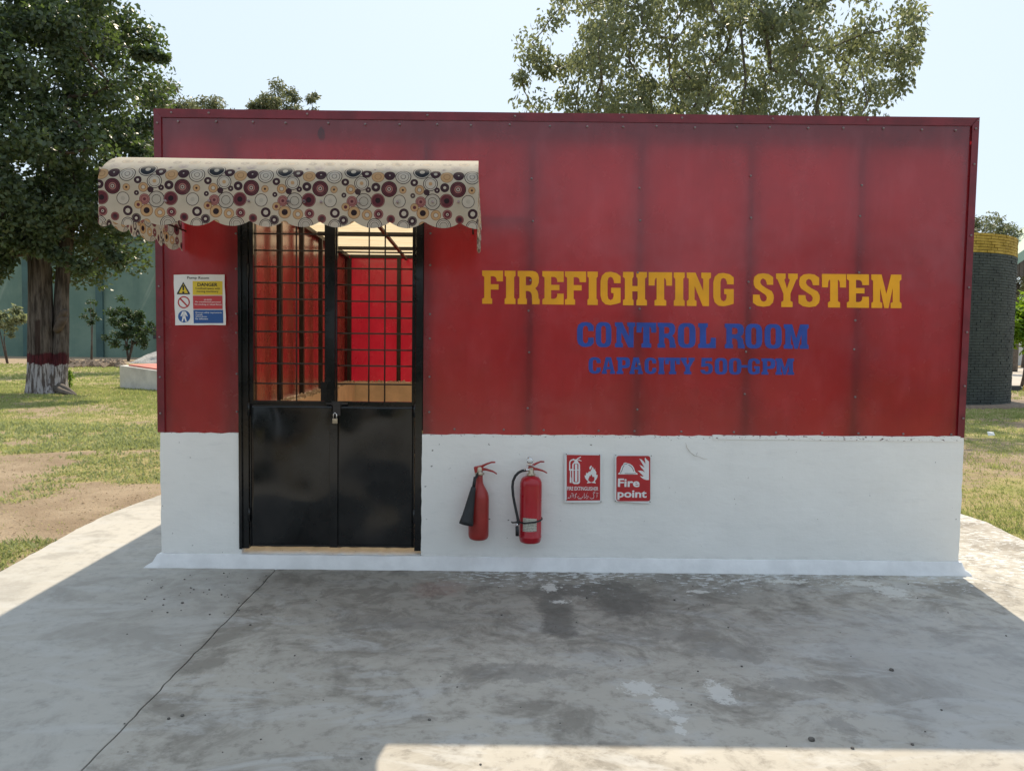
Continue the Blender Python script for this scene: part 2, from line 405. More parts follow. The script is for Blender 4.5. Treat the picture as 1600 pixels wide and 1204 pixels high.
KBLK = simple('black_kerb_paint', (.04, .04, .04), .7, .2, 5, .2)
STONE = simple('brown_pebble', (.12, .11, .10), .9, .4, 30, .4)
RUBM = simple('clod_of_earth', (.20, .15, .11), .95, .35, 9, .5)
# ------------------------------------------------------------------ ground, slabs, road
def axis(lo, hi, near0, near1, fine):
    a = list(np.arange(near0, near1 + 1e-6, fine)); s = fine; v = near1
    while v < hi: s *= 1.25; v += s; a.append(v)
    s = fine; v = near0
    while v > lo: s *= 1.25; v -= s; a.insert(0, v)
    return np.array(a)
def grass_mask(x, y):
    n = fbm(x * .45 + 3, y * .45 + 7, 5)
    n2 = fbm(x * 1.6 + 31, y * 1.6 + 5, 4); g = .25 + .75 * np.clip((n * .5 + n2 * .5 - .36) * 4.5, 0, 1)
    # bare soil beside the slab on the left, with one weedy patch
    soil = (x < -2) & (y < 5.3 + 1.6 * (n - .5) * 2)
    g = np.where(soil, np.clip((n - .62) * 6, 0, .5), g)
    d = np.sqrt(((x + 3.9) / 1.35) ** 2 + ((y - 4.35) / 1.35) ** 2) + (fbm(x * 2, y * 2, 3) - .5) * .9
    g = np.maximum(g, np.clip((1.05 - d) * 4, 0, 1) * (x < -3.0))
    # narrow weeds along the slab edge
    e = np.exp(-((x + 3.35) / .22) ** 2) * (y < .75) * (x < 0); g = np.maximum(g, e * .8)
    g = np.where((x > 15.5) & (y > 14.5), g * .25, g); far = np.clip((y - 38) / 10, 0, 1) * (x < 0); g = g * (1 - .85 * far * (fbm(x * .1, y * .2, 3) > .45))
    return g
gx = axis(-900, 900, -12, 16, .22); gy = axis(-60, 1600, -4, 20, .22)
GX, GY = np.meshgrid(gx, gy, indexing='ij')
gz = -.045 + (fbm(GX * .5, GY * .5, 4) - .5) * .05 + (fbm(GX * 3, GY * 3, 3) - .5) * .02
inside = (GX > -3.3) & (GX < 4.6) & (GY < 8.6)
gz = np.where(inside, np.minimum(gz, -.045), gz)
V = np.stack([GX.ravel(), GY.ravel(), gz.ravel()], 1)
nx, ny = len(gx), len(gy)
I = (np.arange(nx - 1)[:, None] * ny + np.arange(ny - 1)[None, :]).ravel()
F = np.stack([I, I + ny, I + ny + 1, I + 1], 1)
me = fast_mesh('ground', V, F, {'grass': grass_mask(GX, GY).ravel()}, True)
tag(link('ground', me, GROUND), kind='structure')

def slab(name, outline, z=0.0, th=.12):
    mb = MB(); n = len(outline)
    vs = [(x, y, z) for x, y in outline] + [(x, y, z - th) for x, y in outline]
    mb.add(vs, [tuple(range(n)), tuple(reversed(range(n, 2 * n)))] + [(i, n + i, n + (i + 1) % n, (i + 1) % n) for i in range(n)])
    o = mb.build(name, CONC); tag(o, kind='structure'); return o
def jag(p, q, n, a, seed):
    r = random.Random(seed); out = []
    for i in range(n + 1):
        t = i / n; j = a * (r.random() - .5) if 0 < i < n else 0
        out.append((p[0] + (q[0] - p[0]) * t + j, p[1] + (q[1] - p[1]) * t + j * .6))
    return out
jl = jag((-1.29, .05), (-1.49, -9), 160, .010, 4)            # joint between left and middle slab
jr = jag((3.19, .02), (4.31, -1.72), 24, .016, 5)             # slanting joint off the right corner
left_edge = [(-3.02, -9), (-3.02, -2), (-3.03, -.17), (-3.08, .47), (-3.13, .97), (-3.135, 1.5), (-3.09, 2.0), (-3.04, 2.35), (-3.0, 4), (-3.0, 8.3)]
rr_ = random.Random(3)
def rough_line(pts, a=.012, k=8):
    out = []
    for (x0, y0), (x1, y1) in zip(pts[:-1], pts[1:]):
        for i in range(k): t = i / k; out.append((x0 + (x1 - x0) * t + a * (rr_.random() - .5), y0 + (y1 - y0) * t))
    return out + [pts[-1]]
slab('concrete_slab', [(x - .004, y) for x, y in jl] + rough_line(left_edge) + [(-1.9, 8.3), (-1.9, .05)])
right_edge = [(4.30, -1.76), (4.27, .2), (4.27, .84), (4.41, 1.56), (4.39, 1.9), (4.3, 3), (4.25, 8.3)]
slab('concrete_slab', [(x + .004, y) for x, y in jl][::-1] + [(x - .003, y - .002) for x, y in jr] + [(4.31, -9)][:1] + [] )
slab('concrete_slab', [(x + .003, y + .002) for x, y in jr] + rough_line(right_edge) + [(3.1, 8.3), (3.1, .02)])
slab('concrete_slab', [(-3.0, 8.306), (4.25, 8.306), (4.2, 9.2), (-2.95, 9.2)])
mb = MB(); mb.add([(19, 26.4, -.012), (400, 26.4, -.012), (400, 62, -.012), (19, 62, -.012)], [(0, 1, 2, 3)])
tag(mb.build('road', ROADM), kind='structure')

# ------------------------------------------------------------------ the pump room
XL, XR, DEP = -2.065, 3.195, 7.07
SK = 0.0
PZ0, PZ1 = .882, .907                                          # top of the plinth, left and right
bld = tag(empty('pump_house', (.56, 0, 0)), 'red panel clad pump room on a white masonry plinth with yellow lettering', 'building')
def lumpy_wall(mb, x0, x1, y0, y1, z0, z1, res=.04, amp=.0035, top=None, seed=0):
    """box of masonry with hand-worked faces: every vertex on the front/back grid strays a few mm"""
    nx_ = max(2, int((x1 - x0) / res) + 1); nz_ = max(2, int((z1 - z0) / res) + 1)
    r = np.random.default_rng(seed); vs = []; fs = []
    def P(i, k, y, s):
        x = x0 + (x1 - x0) * i / (nx_ - 1); zt = z1 + (top(x) if top else 0); z = z0 + (zt - z0) * k / (nz_ - 1)
        w = (fbm(np.array([x * 3 + s]), np.array([z * 3]), 4)[0] - .5)
        ex = (r.random() - .5) * .006 if i in (0, nx_ - 1) else 0
        ez = (r.random() - .5) * .007 if k == nz_ - 1 else 0
        return (x + ex, y + w * amp * 4 * (1 if s == 0 else -1), z + ez)
    for k in range(nz_):
        for i in range(nx_): vs.append(P(i, k, y0, 0))
    n0 = len(vs)
    for k in range(nz_):
        for i in range(nx_):
            a = vs[k * nx_ + i]; vs.append((a[0], y1, a[2]))
    for k in range(nz_ - 1):
        for i in range(nx_ - 1):
            a = k * nx_ + i; fs.append((a, a + 1, a + nx_ + 1, a + nx_)); b = n0 + a; fs.append((b, b + nx_, b + nx_ + 1, b + 1))
    for i in range(nx_ - 1):
        a = (nz_ - 1) * nx_ + i; fs.append((a, a + 1, n0 + a + 1, n0 + a)); fs.append((i, n0 + i, n0 + i + 1, i + 1))
    for k in range(nz_ - 1):
        a = k * nx_; fs.append((a, a + nx_, n0 + a + nx_, n0 + a)); a = k * nx_ + nx_ - 1; fs.append((a, n0 + a, n0 + a + nx_, a + nx_))
    mb.add(vs, fs, False)
DX0, DX1 = -1.535, -.352                                      # door opening
ptop = lambda x: (x - XL) / (XR - XL) * (PZ1 - PZ0)
mb = MB(); lumpy_wall(mb, XL, DX0, 0, .19, 0, PZ0, top=ptop, seed=1); mb.build('plinth_wall', WHITE, bld)
mb = MB(); lumpy_wall(mb, DX1, XR, 0, .19, 0, PZ0, top=ptop, seed=2); mb.build('plinth_wall', WHITE, bld)
mb = MB(); lumpy_wall(mb, DX0 + .003, DX1 - .003, .004, .186, 0, .088, seed=3); mb.build('door_step', WHITE, bld)
# side and rear plinth walls: whitewashed outside, cream render inside
def wall_pair(x0, x1, y0, y1, inner):
    mb = MB(); mb.box(x0, x1, y0, y1, 0, .888); mb.build('plinth_wall', WHITE, bld)
    mb = MB(); mb.box(*inner, .10, .884); mb.build('inner_render', CREAM, bld)
wall_pair(XL, XL + .165, .192, DEP, (XL + .167, XL + .19, .21, DEP - .21))
wall_pair(XR - .165, XR, .192, DEP, (XR - .19, XR - .167, .21, DEP - .21))
wall_pair(XL + .167, XR - .167, DEP - .165, DEP, (XL + .19, XR - .19, DEP - .19, DEP - .167))
mb = MB(); mb.box(XL + .166, XR - .166, .192, DEP - .166, -.02, .098); mb.build('floor_slab', FLOORIN, bld)
# mortar skirt round the foot
def skirt(pts, name='mortar_skirt'):
    r = random.Random(9); mb = MB(); rings = []
    for (x, y, ox, oy) in pts:
        a = .88 + .2 * r.random(); b = r.random() * .004
        rings.append([(x + ox * .02, y + oy * .02, .078 + b), (x + ox * -.004 , y + oy * -.004, .085 + b), (x + ox * .045 * a, y + oy * .045 * a, .03 + b * .5), (x + ox * .085 * a, y + oy * .085 * a, .004), (x + ox * .09 * a, y + oy * .09 * a, -.02), (x - ox * .01, y - oy * .01, -.02)])
    vs = []; fs = []; n = 6
    for rg in rings: vs += [rg[1], rg[0], rg[2], rg[3], rg[4], rg[5]]
    for i in range(len(rings) - 1):
        for k in range(n): k2 = (k + 1) % n; fs.append((i * n + k, (i + 1) * n + k, (i + 1) * n + k2, i * n + k2))
    fs.append(tuple(range(n))); fs.append(tuple(reversed(range((len(rings) - 1) * n, len(rings) * n))))
    mb.add(vs, fs, True); mb.build(name, SKIRTM, bld)
pts = []
for i in range(30): pts.append((XL, 3.0 - i * .1, -1.0, 0))
pts.append((XL, .02, -1.15, -.3)); pts.append((XL, 0, -1.1, -.62)); pts.append((XL + .03, 0, -.4, -.7))
n = 90
for i in range(n): pts.append((XL + .08 + (XR - XL - .12) * i / (n - 1), 0, 0, -.55))
pts += [(XR - .01, 0, .35, -.6), (XR, 0, .75, -.6), (XR, .03, 1.0, -.2)]
for i in range(30): pts.append((XR, .1 + i * .1, 1.0, 0))
skirt(pts)
mb = MB(); lumpy_wall(mb, 1.55, XR - .008, -.005, .012, PZ0 - .004, PZ0 + .005, top=ptop, seed=8); mb.build('mortar_ledge', WHITE, bld)

cr = MB(); cr.tube([(lambda q: (q.x, -.0062 if i % 2 else -.0058, q.z))(onY(a, b)) for i, (a, b) in enumerate(((1071, 691), (1073, 699), (1078, 706), (1084, 711), (1092, 713), (1098, 716), (1105, 717)))], [.0006, .0014, .001, .0015, .0009, .0013, .0005], 5); cr.build('crack', MORTAR, bld)

# cladding frame
YS = .016                                                     # the sheet lies 16 mm behind the plinth face
ZS0, ZS1 = .90, 2.90
YF = YS + .034
def stud(x0, x1, y0, y1, z0, z1, mat=STEEL): MB().box(x0, x1, y0, y1, z0, z1).build('stud', mat, bld, .003)
for x in (.347, 1.05, 1.761, 2.468): stud(x - .028, x + .028, YF - .012, YF + .05, .895, 2.80)
stud(-.345, -.290, YF, YF + .05, .895, 2.80); stud(XL + .03, XL + .08, YF, YF + .05, .895, 2.80); stud(-1.62, -1.565, YF, YF + .05, .895, 2.80)
stud(XR - .085, XR - .035, YF, YF + .05, .895, 2.80)
def rail(x0, x1, y0, y1, z0, z1, mat=STEEL): MB().box(x0, x1, y0, y1, z0, z1).build('rail', mat, bld, .003)
rail(XL + .03, XR - .03, YF, YF + .05, 2.803, 2.945)
rail(-.286, .318, YF, YF + .05, 2.285, 2.325); rail(-1.56, -.348, YF, YF + .05, 2.42, 2.46); rail(-1.56, -.348, YF, YF + .05, 2.6, 2.64) if False else None
for y in (.95, 1.87, 2.80, 3.78, 4.84, 5.9): stud(XL + .045, XL + .095, y - .03, y + .03, .895, 2.80); stud(XR - .095, XR - .045, y - .03, y + .03, .895, 2.80)
for x in (XL + .05, -1.245, -.42, .405, 1.23, 2.055, XR - .10): stud(x, x + .06, DEP - .10, DEP - .045, .895, 2.80)
rail(XL + .015, XL + .075, YF + .053, DEP - .04, 2.803, 2.856); rail(XR - .075, XR - .015, YF + .053, DEP - .04, 2.803, 2.856)
rail(XL + .092, XR - .092, DEP - .10, DEP - .04, 2.803, 2.853)
for (xa, xb) in ((XL - .004, XL + .055), (XR - .055, XR + .004)):
    MB().box(xa, xb, DEP - .006, DEP + .0015, .89, 2.955).build('corner_flashing', TRIM, bld)
    MB().box(xa if xa < 0 else xb - .002, xa + .002 if xa < 0 else xb, DEP - .07, DEP - .0062, .89, 2.955).build('corner_flashing', TRIM, bld)
for y in (.55, 1.9, 3.22, 4.56, 5.96): MB().box(XL + .092, XR - .092, y - .025, y + .025, 2.805, 2.85).build('purlin', STEEL, bld, .003)
for x in (-1.10, .35, 1.8): MB().box(x - .02, x + .02, YF + .06, DEP - .11, 2.77, 2.802).build('rafter', RUSTY, bld, .003)

# sheets, gently waved
def sheet(name, P0, U, Vv, nu, nv, N, mat, amp=.004, seed=0.0):
    P0, U, Vv, N = map(Vector, (P0, U, Vv, N)); vs = []; fs = []
    for j in range(nv + 1):
        for i in range(nu + 1):
            a, b = i / nu, j / nv; p = P0 + U * a + Vv * b
            w = (fbm(np.array([a * U.length * 1.3 + seed]), np.array([b * Vv.length * 1.3 + seed]), 3)[0] - .5)
            e = min(1, 8 * min(a, 1 - a, b, 1 - b) + .0)
            vs.append(p + N * (w * 2 * amp * e))
    for j in range(nv):
        for i in range(nu):
            a = j * (nu + 1) + i; fs.append((a, a + 1, a + nu + 2, a + nu + 1))
    mb = MB(); mb.add(vs, fs, True); return mb.build(name, mat, bld)
sheet('front_sheet', (XL + .02, YS, ZS0 - .02), (DX0 - .008 - XL - .02, 0, 0), (0, 0, 1.55), 12, 20, (0, -1, 0), RED, .003, 1)
sheet('front_sheet', (XL + .02, YS - .003, 2.44), (DX1 - XL + .002, 0, 0), (0, 0, .505), 40, 12, (0, -1, 0), RED, .003, 3)
sheet('front_sheet', (DX1 + .006, YS - .006, ZS0 - .02), (XR - .02 - DX1, 0, 0), (0, 0, 2.945 - ZS0 + .02), 90, 50, (0, -1, 0), RED, .007, 5)
MB().box(-.366, -.330, .030, .075, .91, 2.42).build('jamb_filler', STEEL, bld)
sheet('side_sheet', (XL + .008, .03, .875), (0, DEP - .037, 0), (0, 0, 2.07), 40, 12, (-1, 0, 0), REDL, .004, 7)
sheet('side_sheet', (XR - .008, .03, .875), (0, DEP - .037, 0), (0, 0, 2.07), 40, 12, (1, 0, 0), REDB, .004, 9)
sheet('rear_sheet', (XL + .02, DEP - .01, .875), (XR - XL - .04, 0, 0), (0, 0, 2.03), 40, 12, (0, 1, 0), REDB, .004, 11)
sheet('roof_sheet', (XL + .02, .06, 2.860), (XR - XL - .04, 0, 0), (0, DEP - .09, .0), 40, 60, (0, 0, 1), ROOFM, .004, 13)
# folded flashings: top strip, corner strips
def strip(vs4, th=.0025, name='flashing'):
    mb = MB(); vs4 = [Vector(v) for v in vs4]; nrm = (vs4[1] - vs4[0]).cross(vs4[3] - vs4[0]).normalized() * th
    vs_ = [v for v in vs4] + [v - nrm for v in vs4]
    mb.add(vs_, [(0, 1, 2, 3), (7, 6, 5, 4), (0, 4, 5, 1), (1, 5, 6, 2), (2, 6, 7, 3), (3, 7, 4, 0)]); return mb.build(name, TRIM, bld)
yt = .0035
strip([(XL - .017, yt, 2.912), (XR + .002, yt, 2.910), (XR + .002, yt - .004, 2.962), (XL - .017, yt - .004, 2.964)])
strip([(XL - .017, yt - .004, 2.9645), (XR + .002, yt - .004, 2.9625), (XR + .002, .12, 2.9625), (XL - .017, .12, 2.9645)])
tl = [(XL - .015, yt - .006, .885), (XL + .03, yt - .003, .885), (XL + .028, yt - .003, 2.913), (XL - .018, yt - .006, 2.965)]
strip(tl)
strip([(XL - .015, DEP, .885), (XL - .015, yt - .004, .885), (XL - .018, yt - .004, 2.965), (XL - .018, DEP, 2.965)], name='verge_flashing') if False else None
strip([(XL - .019, .10, 2.89), (XL - .019, yt - .004, 2.89), (XL - .019, yt - .004, 2.963), (XL - .019, .10, 2.963)])
strip([(XR - .045, yt - .007, .905), (XR - .006, yt - .011, .905), (XR + .004, yt - .011, 2.963), (XR - .036, yt - .007, 2.911)])
strip([(XR - .003, yt - .010, .905), (XR - .003, .10, .905), (XR + .006, .10, 2.963), (XR + .006, yt - .010, 2.963)])
for (x0, x1) in ((XL - .005, XL - .002), (XR + .002, XR + .005)):
    MB().box(x0, x1, .10, DEP + .01, 2.86, 2.955).build('flashing', TRIM, bld)
MB().box(XL - .005, XR + .005, DEP + .002, DEP + .006, 2.86, 2.955).build('flashing', TRIM, bld)
# screws (3 to 4 pixels each, about a hundred): one part
mb = MB()
def screw(x, y, z, r=.0048):
    mb.tube([(x, y + .003, z), (x, y - .001, z)], r * 1.5, 8); mb.tube([(x, y - .001, z), (x, y - .006, z)], r * .8, 6)
rs = random.Random(5)
x = XL + .35
for i in range(22): screw(XL + .13 + i * .238 + rs.uniform(-.02, .02), YS - .012, 2.885 + rs.uniform(-.005, .004))
for x in (-1.99, -1.75, -1.12, -.35, .21, .9, 1.28, 1.86, 2.47, 3.17): screw(x + .02, yt - .006, 2.94)
for xs in (.347, 1.05, 1.761, 2.468):
    for z in (1.12, 1.42, 1.68, 1.92, 2.28, 2.55): screw(xs + rs.uniform(-.012, .012), YS - .012, z + rs.uniform(-.06, .06))
for z in (1.05, 1.3, 1.5, 1.7, 1.95, 2.2): screw(-.305, YS - .012, z + rs.uniform(-.04, .04)); screw(-1.565, YS - .004, z + rs.uniform(-.04, .04))
for z in (1.0, 1.25, 1.55, 1.88, 2.25, 2.62, 2.86): screw(XL + .006, yt - .010, z + rs.uniform(-.05, .05)); screw(XR - .018, yt - .016, z + rs.uniform(-.05, .05))
for i in range(12): screw(-.1 + i * .29 + rs.uniform(-.05, .05), YS - .012, .925)
tag(mb.build('screws', GALV, bld), kind='stuff')
# crumbs of mortar on the inner ledge
mb = MB()
for i in range(420):
    s = random.uniform(.004, .013)
    if i % 3: c = (XL + .09 + random.random() * .09, .3 + random.random() ** .8 * 6.6, .888)
    else: c = (XL + .2 + random.random() * 4.6, DEP - .08 - random.random() * .09, .888)
    a = Vector((random.random() - .5, random.random() - .5, .3)).normalized(); b = a.orthogonal(); d = a.cross(b)
    mb.obox(c, a * s * 1.6, b * s * 1.6, d * s)
tag(mb.build('mortar_crumbs', MORTAR, bld), kind='stuff')

# ------------------------------------------------------------------ door
fr = MB(); DY0, DY1 = .010, .062
DT = 2.38
j0 = (-1.552, -1.487); j1 = (-.402, -.3525)
door = bld
def dpart(name, mb, mat=BLACKF, bev=.002, lab=None, par=None):
    o = mb.build(name, mat, par or door, bev)
    if lab: o['label'] = lab
    return o
# fixed frame: jambs reach from step to head
m_ = MB(); m_.box(j0[1], j1[0] + .002, DY0, DY1, DT - .05, DT); dfr = dpart('door_frame', m_)
m_ = MB(); m_.box(DX0 - .012, j0[1] - .002, DY0, DY1, .12, DT); m_.box(DX0 - .014, DX0 + .006, -.010, DY0 - .001, .12, DT); dpart('jamb', m_, par=dfr)
m_ = MB(); m_.box(j1[0] + .004, j1[1] + .001, DY0 - .004, DY1, .115, DT); dpart('jamb', m_, par=dfr)
LEAF = ((-1.486, -.925), (-.922, -.400))
YD = .022
ZB, ZMID, ZMT = .132, 1.045, 1.098
def leaf(x0, x1, hinge_left, meet):
    y0, y1 = YD, YD + .034
    f = MB()
    wl, wr = (.028, .068) if hinge_left else (.012, .022)
    f.box(x0, x0 + wl, y0, y1, ZB, DT - .052); f.box(x1 - wr, x1, y0, y1, ZB, DT - .052)
    f.box(x0 + wl, x1 - wr, y0 + .001, y1 - .001, ZMID + .008, ZMT)
    f.box(x0 + wl + .001, x1 - wr - .001, y0 + .001, y1 - .001, ZB, ZB + .03)
    f.box(x0 + wl + .001, x1 - wr - .001, y0 + .001, y1 - .001, DT - .09, DT - .055); lf = dpart('door_leaf', f)
    # panel: thin plate welded on, bowed a little between its welds
    px0, px1, pz0, pz1 = x0 + .010, x1 - .010, ZB + .003, ZMID + .03
    nu, nv = 26, 40; vs = []; fs = []
    for j in range(nv + 1):
        for i in range(nu + 1):
            a, b = i / nu, j / nv; e = min(1, 6 * min(a, 1 - a, b, 1 - b)); xx = px0 + (px1 - px0) * a; zz = pz0 + (pz1 - pz0) * b
            w = (fbm(np.array([xx * 1.9 + 5]), np.array([zz * 1.9 + 2]), 2)[0] - .5) * .022 * e
            vs.append((xx, YD - .005 + w * .55, zz))
    n0 = len(vs); vs += [(px0, YD - .001, pz0), (px1, YD - .001, pz0), (px1, YD - .001, pz1), (px0, YD - .001, pz1)]
    for j in range(nv):
        for i in range(nu): a = j * (nu + 1) + i; fs.append((a, a + 1, a + nu + 2, a + nu + 1))
    f = MB(); f.add(vs[:n0], fs, True); o = dpart('door_panel', f, BLACKP, 0, par=lf)
    so = o.modifiers.new('solid', 'SOLIDIFY'); so.thickness = .002; so.offset = -1
    return lf
lf1 = leaf(*LEAF[0], True, 1)
lf2 = leaf(*LEAF[1], False, 0)
def bars(x0, x1, zs, xs, lf):
    for z in zs: dpart('grille_bar', MB().tube([(x0, YD + .012, z), (x1, YD + .012, z)], .0052, 6), STEEL, 0, par=lf)
    for x in xs: dpart('grille_bar', MB().tube([(x, YD + .022, ZMT - .003), (x, YD + .022, DT - .06)], .0052, 6), STEEL, 0, par=lf)
zs1 = [onY(440, 340 + k / 4.013, YD).z for k in (1040, 914, 814, 714, 612, 510, 408, 307, 205, 100)] + [2.36 - .0]
zs2 = [onY(590, 340 + k / 4.013, YD).z for k in (1045, 930, 830, 727, 628, 525, 423, 320, 217, 112)] + [2.36]
bars(-1.455, -.995, zs1[:-1], [onY(370 + k / 4.013, 580, YD).x for k in (265, 370)], lf1)
bars(-.912, -.424, zs2[:-1], [onY(370 + k / 4.013, 580, YD).x for k in (825, 925)], lf2)
# cover strip on the meeting stile, lock box, hasp and bolt
dpart('cover_strip', MB().box(-.958, -.905, YD - .013, YD - .007, ZB, ZMID - .02), par=lf1)
dpart('lock_plate', MB().box(-1.018, -.975, YD - .003, YD + .028, 1.10, 1.225), par=lf1)
dpart('slide_bolt', MB().tube([(-.98, YD - .012, 1.083), (-.84, YD - .012, 1.083)], .008, 8), STEEL, 0, par=lf1)
m_ = MB(); m_.box(-.935, -.885, YD - .022, YD - .014, 1.005, 1.095); m_.box(-.945, -.875, YD - .014, YD - .008, 1.07, 1.10); dpart('hasp', m_, STEEL, par=lf2)
for zz in (.3, 1.0, 1.9):
    dpart('hinge', MB().tube([(-1.489, YD - .008, zz), (-1.489, YD - .008, zz + .09)], .009, 8), BLACKF, 0, par=lf1)
    dpart('hinge', MB().tube([(-.401, YD - .008, zz), (-.401, YD - .008, zz + .09)], .009, 8), BLACKF, 0, par=lf2)
pl = tag(empty('padlock', (-.917, -.012, .955)), 'small padlock hanging from the black door hasp', 'padlock')
MB().box(-.934, -.901, -.022, -.002, .955, .988).build('lock_body', BRASS, pl, .003)
MB().tube([(-.928, -.012, .985), (-.928, -.012, 1.015), (-.9175, -.012, 1.028), (-.907, -.012, 1.015), (-.907, -.012, .985)], .0035, 8).build('shackle', CHROME, pl)

# ------------------------------------------------------------------ slab-serif lettering
S1 = [(0, .15), (0, 0)]
G = {
 'I': ([(0,0),(1,0),(1,.15),(.87,.19),(.87,.81),(1,.85),(1,1),(0,1),(0,.85),(.13,.81),(.13,.19),(0,.15)], []),
 'F': ([(0,0),(.48,0),(.48,.15),(.41,.18),(.41,.43),(.79,.43),(.79,.59),(.41,.59),(.41,.83),(.56,.83),(.65,.80),(.69,.75),(.70,.68),(1,.68),(1,1),(0,1),(0,.85),(.1,.81),(.1,.18),(0,.15)], []),
 'E': ([(0,0),(1,0),(1,.33),(.70,.33),(.69,.25),(.65,.20),(.56,.17),(.41,.17),(.41,.43),(.8,.43),(.8,.59),(.41,.59),(.41,.83),(.56,.83),(.65,.80),(.69,.75),(.70,.68),(1,.68),(1,1),(0,1),(0,.85),(.1,.81),(.1,.19),(0,.15)], []),
 'R': ([(0,0),(.42,0),(.42,.15),(.37,.18),(.37,.40),(.48,.40),(.58,.37),(.63,.31),(.65,.22),(.66,0),(1,0),(1,.15),(.95,.17),(.94,.30),(.90,.40),(.80,.48),(.90,.55),(.96,.65),(.97,.80),(.92,.92),(.82,.98),(.68,1),(0,1),(0,.85),(.08,.81),(.08,.19),(0,.15)], [[(.37,.57),(.37,.83),(.54,.83),(.62,.80),(.65,.74),(.65,.66),(.62,.60),(.54,.57)]]),
 'P': ([(0,0),(.5,0),(.5,.15),(.42,.18),(.42,.35),(.70,.35),(.86,.38),(.96,.46),(1,.58),(1,.79),(.95,.91),(.84,.98),(.70,1),(0,1),(0,.85),(.1,.81),(.1,.19),(0,.15)], [[(.42,.52),(.42,.83),(.56,.83),(.64,.80),(.67,.74),(.67,.62),(.64,.55),(.56,.52)]]),
 'H': ([(0,0),(.44,0),(.44,.15),(.39,.19),(.39,.42),(.61,.42),(.61,.19),(.56,.15),(.56,0),(1,0),(1,.15),(.92,.19),(.92,.81),(1,.85),(1,1),(.56,1),(.56,.85),(.61,.81),(.61,.58),(.39,.58),(.39,.81),(.44,.85),(.44,1),(0,1),(0,.85),(.08,.81),(.08,.19),(0,.15)], []),
 'T': ([(.25,0),(.75,0),(.75,.15),(.66,.19),(.66,.83),(.70,.82),(.74,.76),(.75,.6),(1,.6),(1,1),(0,1),(0,.6),(.25,.6),(.26,.76),(.30,.82),(.34,.83),(.34,.19),(.25,.15)], []),
 'N': ([(0,0),(.4,0),(.4,.15),(.32,.19),(.32,.6),(.66,0),(.92,0),(.92,.81),(1,.85),(1,1),(.6,1),(.6,.85),(.68,.81),(.68,.45),(.36,1),(0,1),(0,.85),(.08,.81),(.08,.19),(0,.15)], []),
 'M': ([(0,0),(.36,0),(.36,.15),(.29,.18),(.29,.6),(.43,0),(.57,0),(.71,.6),(.71,.18),(.64,.15),(.64,0),(1,0),(1,.15),(.94,.19),(.94,.81),(1,.85),(1,1),(.66,1),(.5,.42),(.34,1),(0,1),(0,.85),(.06,.81),(.06,.19),(0,.15)], []),
 'Y': ([(.24,0),(.76,0),(.76,.15),(.66,.19),(.66,.4),(.93,.82),(1,.85),(1,1),(.56,1),(.56,.86),(.64,.82),(.5,.55),(.38,.82),(.44,.86),(.44,1),(0,1),(0,.85),(.07,.82),(.34,.4),(.34,.19),(.24,.15)], []),
 'L': ([(0,0),(1,0),(1,.42),(.72,.42),(.71,.28),(.67,.21),(.58,.17),(.45,.17),(.45,.81),(.55,.85),(.55,1),(0,1),(0,.85),(.1,.81),(.1,.19),(0,.15)], []),
 'A': ([(0,0),(.38,0),(.38,.15),(.33,.17),(.36,.27),(.64,.27),(.67,.17),(.62,.15),(.62,0),(1,0),(1,.15),(.94,.18),(.7,1),(.3,1),(.06,.18),(0,.15)], [[(.4,.42),(.5,.8),(.6,.42)]]),
 'O': ([(0,.28),(.05,.13),(.16,.04),(.32,0),(.68,0),(.84,.04),(.95,.13),(1,.28),(1,.72),(.95,.87),(.84,.96),(.68,1),(.32,1),(.16,.96),(.05,.87),(0,.72)], [[(.35,.27),(.35,.73),(.38,.81),(.45,.85),(.55,.85),(.62,.81),(.65,.73),(.65,.27),(.62,.19),(.55,.15),(.45,.15),(.38,.19)]]),
 'C': ([(1,.64),(1,.84),(.82,.96),(.52,1),(.28,.98),(.08,.88),(0,.7),(0,.3),(.08,.12),(.28,.02),(.52,0),(.82,.04),(1,.16),(1,.38),(.67,.38),(.66,.25),(.6,.17),(.5,.15),(.4,.19),(.35,.29),(.35,.71),(.4,.81),(.5,.85),(.6,.83),(.66,.75),(.67,.64)], []),
 'G': ([(1,.66),(1,.87),(.8,.96),(.5,1),(.25,.98),(.07,.88),(0,.72),(0,.28),(.07,.12),(.25,.02),(.5,0),(.8,.04),(1,.08),(1,.52),(.53,.52),(.53,.37),(.65,.36),(.65,.26),(.6,.18),(.5,.15),(.4,.18),(.35,.28),(.35,.72),(.4,.82),(.5,.85),(.6,.82),(.66,.74),(.67,.66)], []),
 'S': ([(0,.12),(.2,.03),(.5,0),(.8,.03),(.96,.13),(1,.26),(.99,.36),(.9,.47),(.6,.57),(.42,.65),(.35,.72),(.37,.80),(.48,.85),(.6,.81),(.66,.72),(.67,.66),(.97,.66),(.97,.89),(.75,.98),(.5,1),(.25,.98),(.08,.9),(.03,.78),(.04,.66),(.12,.56),(.4,.44),(.6,.36),(.67,.28),(.64,.19),(.52,.15),(.4,.18),(.34,.27),(.32,.36),(0,.36)], []),
 '5': ([(0,.2),(.15,.05),(.5,0),(.85,.06),(1,.2),(1,.48),(.88,.62),(.62,.68),(.4,.66),(.42,.8),(.95,.8),(.95,1),(.1,1),(.05,.45),(.35,.45),(.45,.5),(.58,.5),(.66,.44),(.66,.24),(.58,.17),(.42,.17),(.35,.28),(0,.28)], []),
 '-': ([(0,.42),(1,.42),(1,.58),(0,.58)], []),
}
G['0'] = G['O']
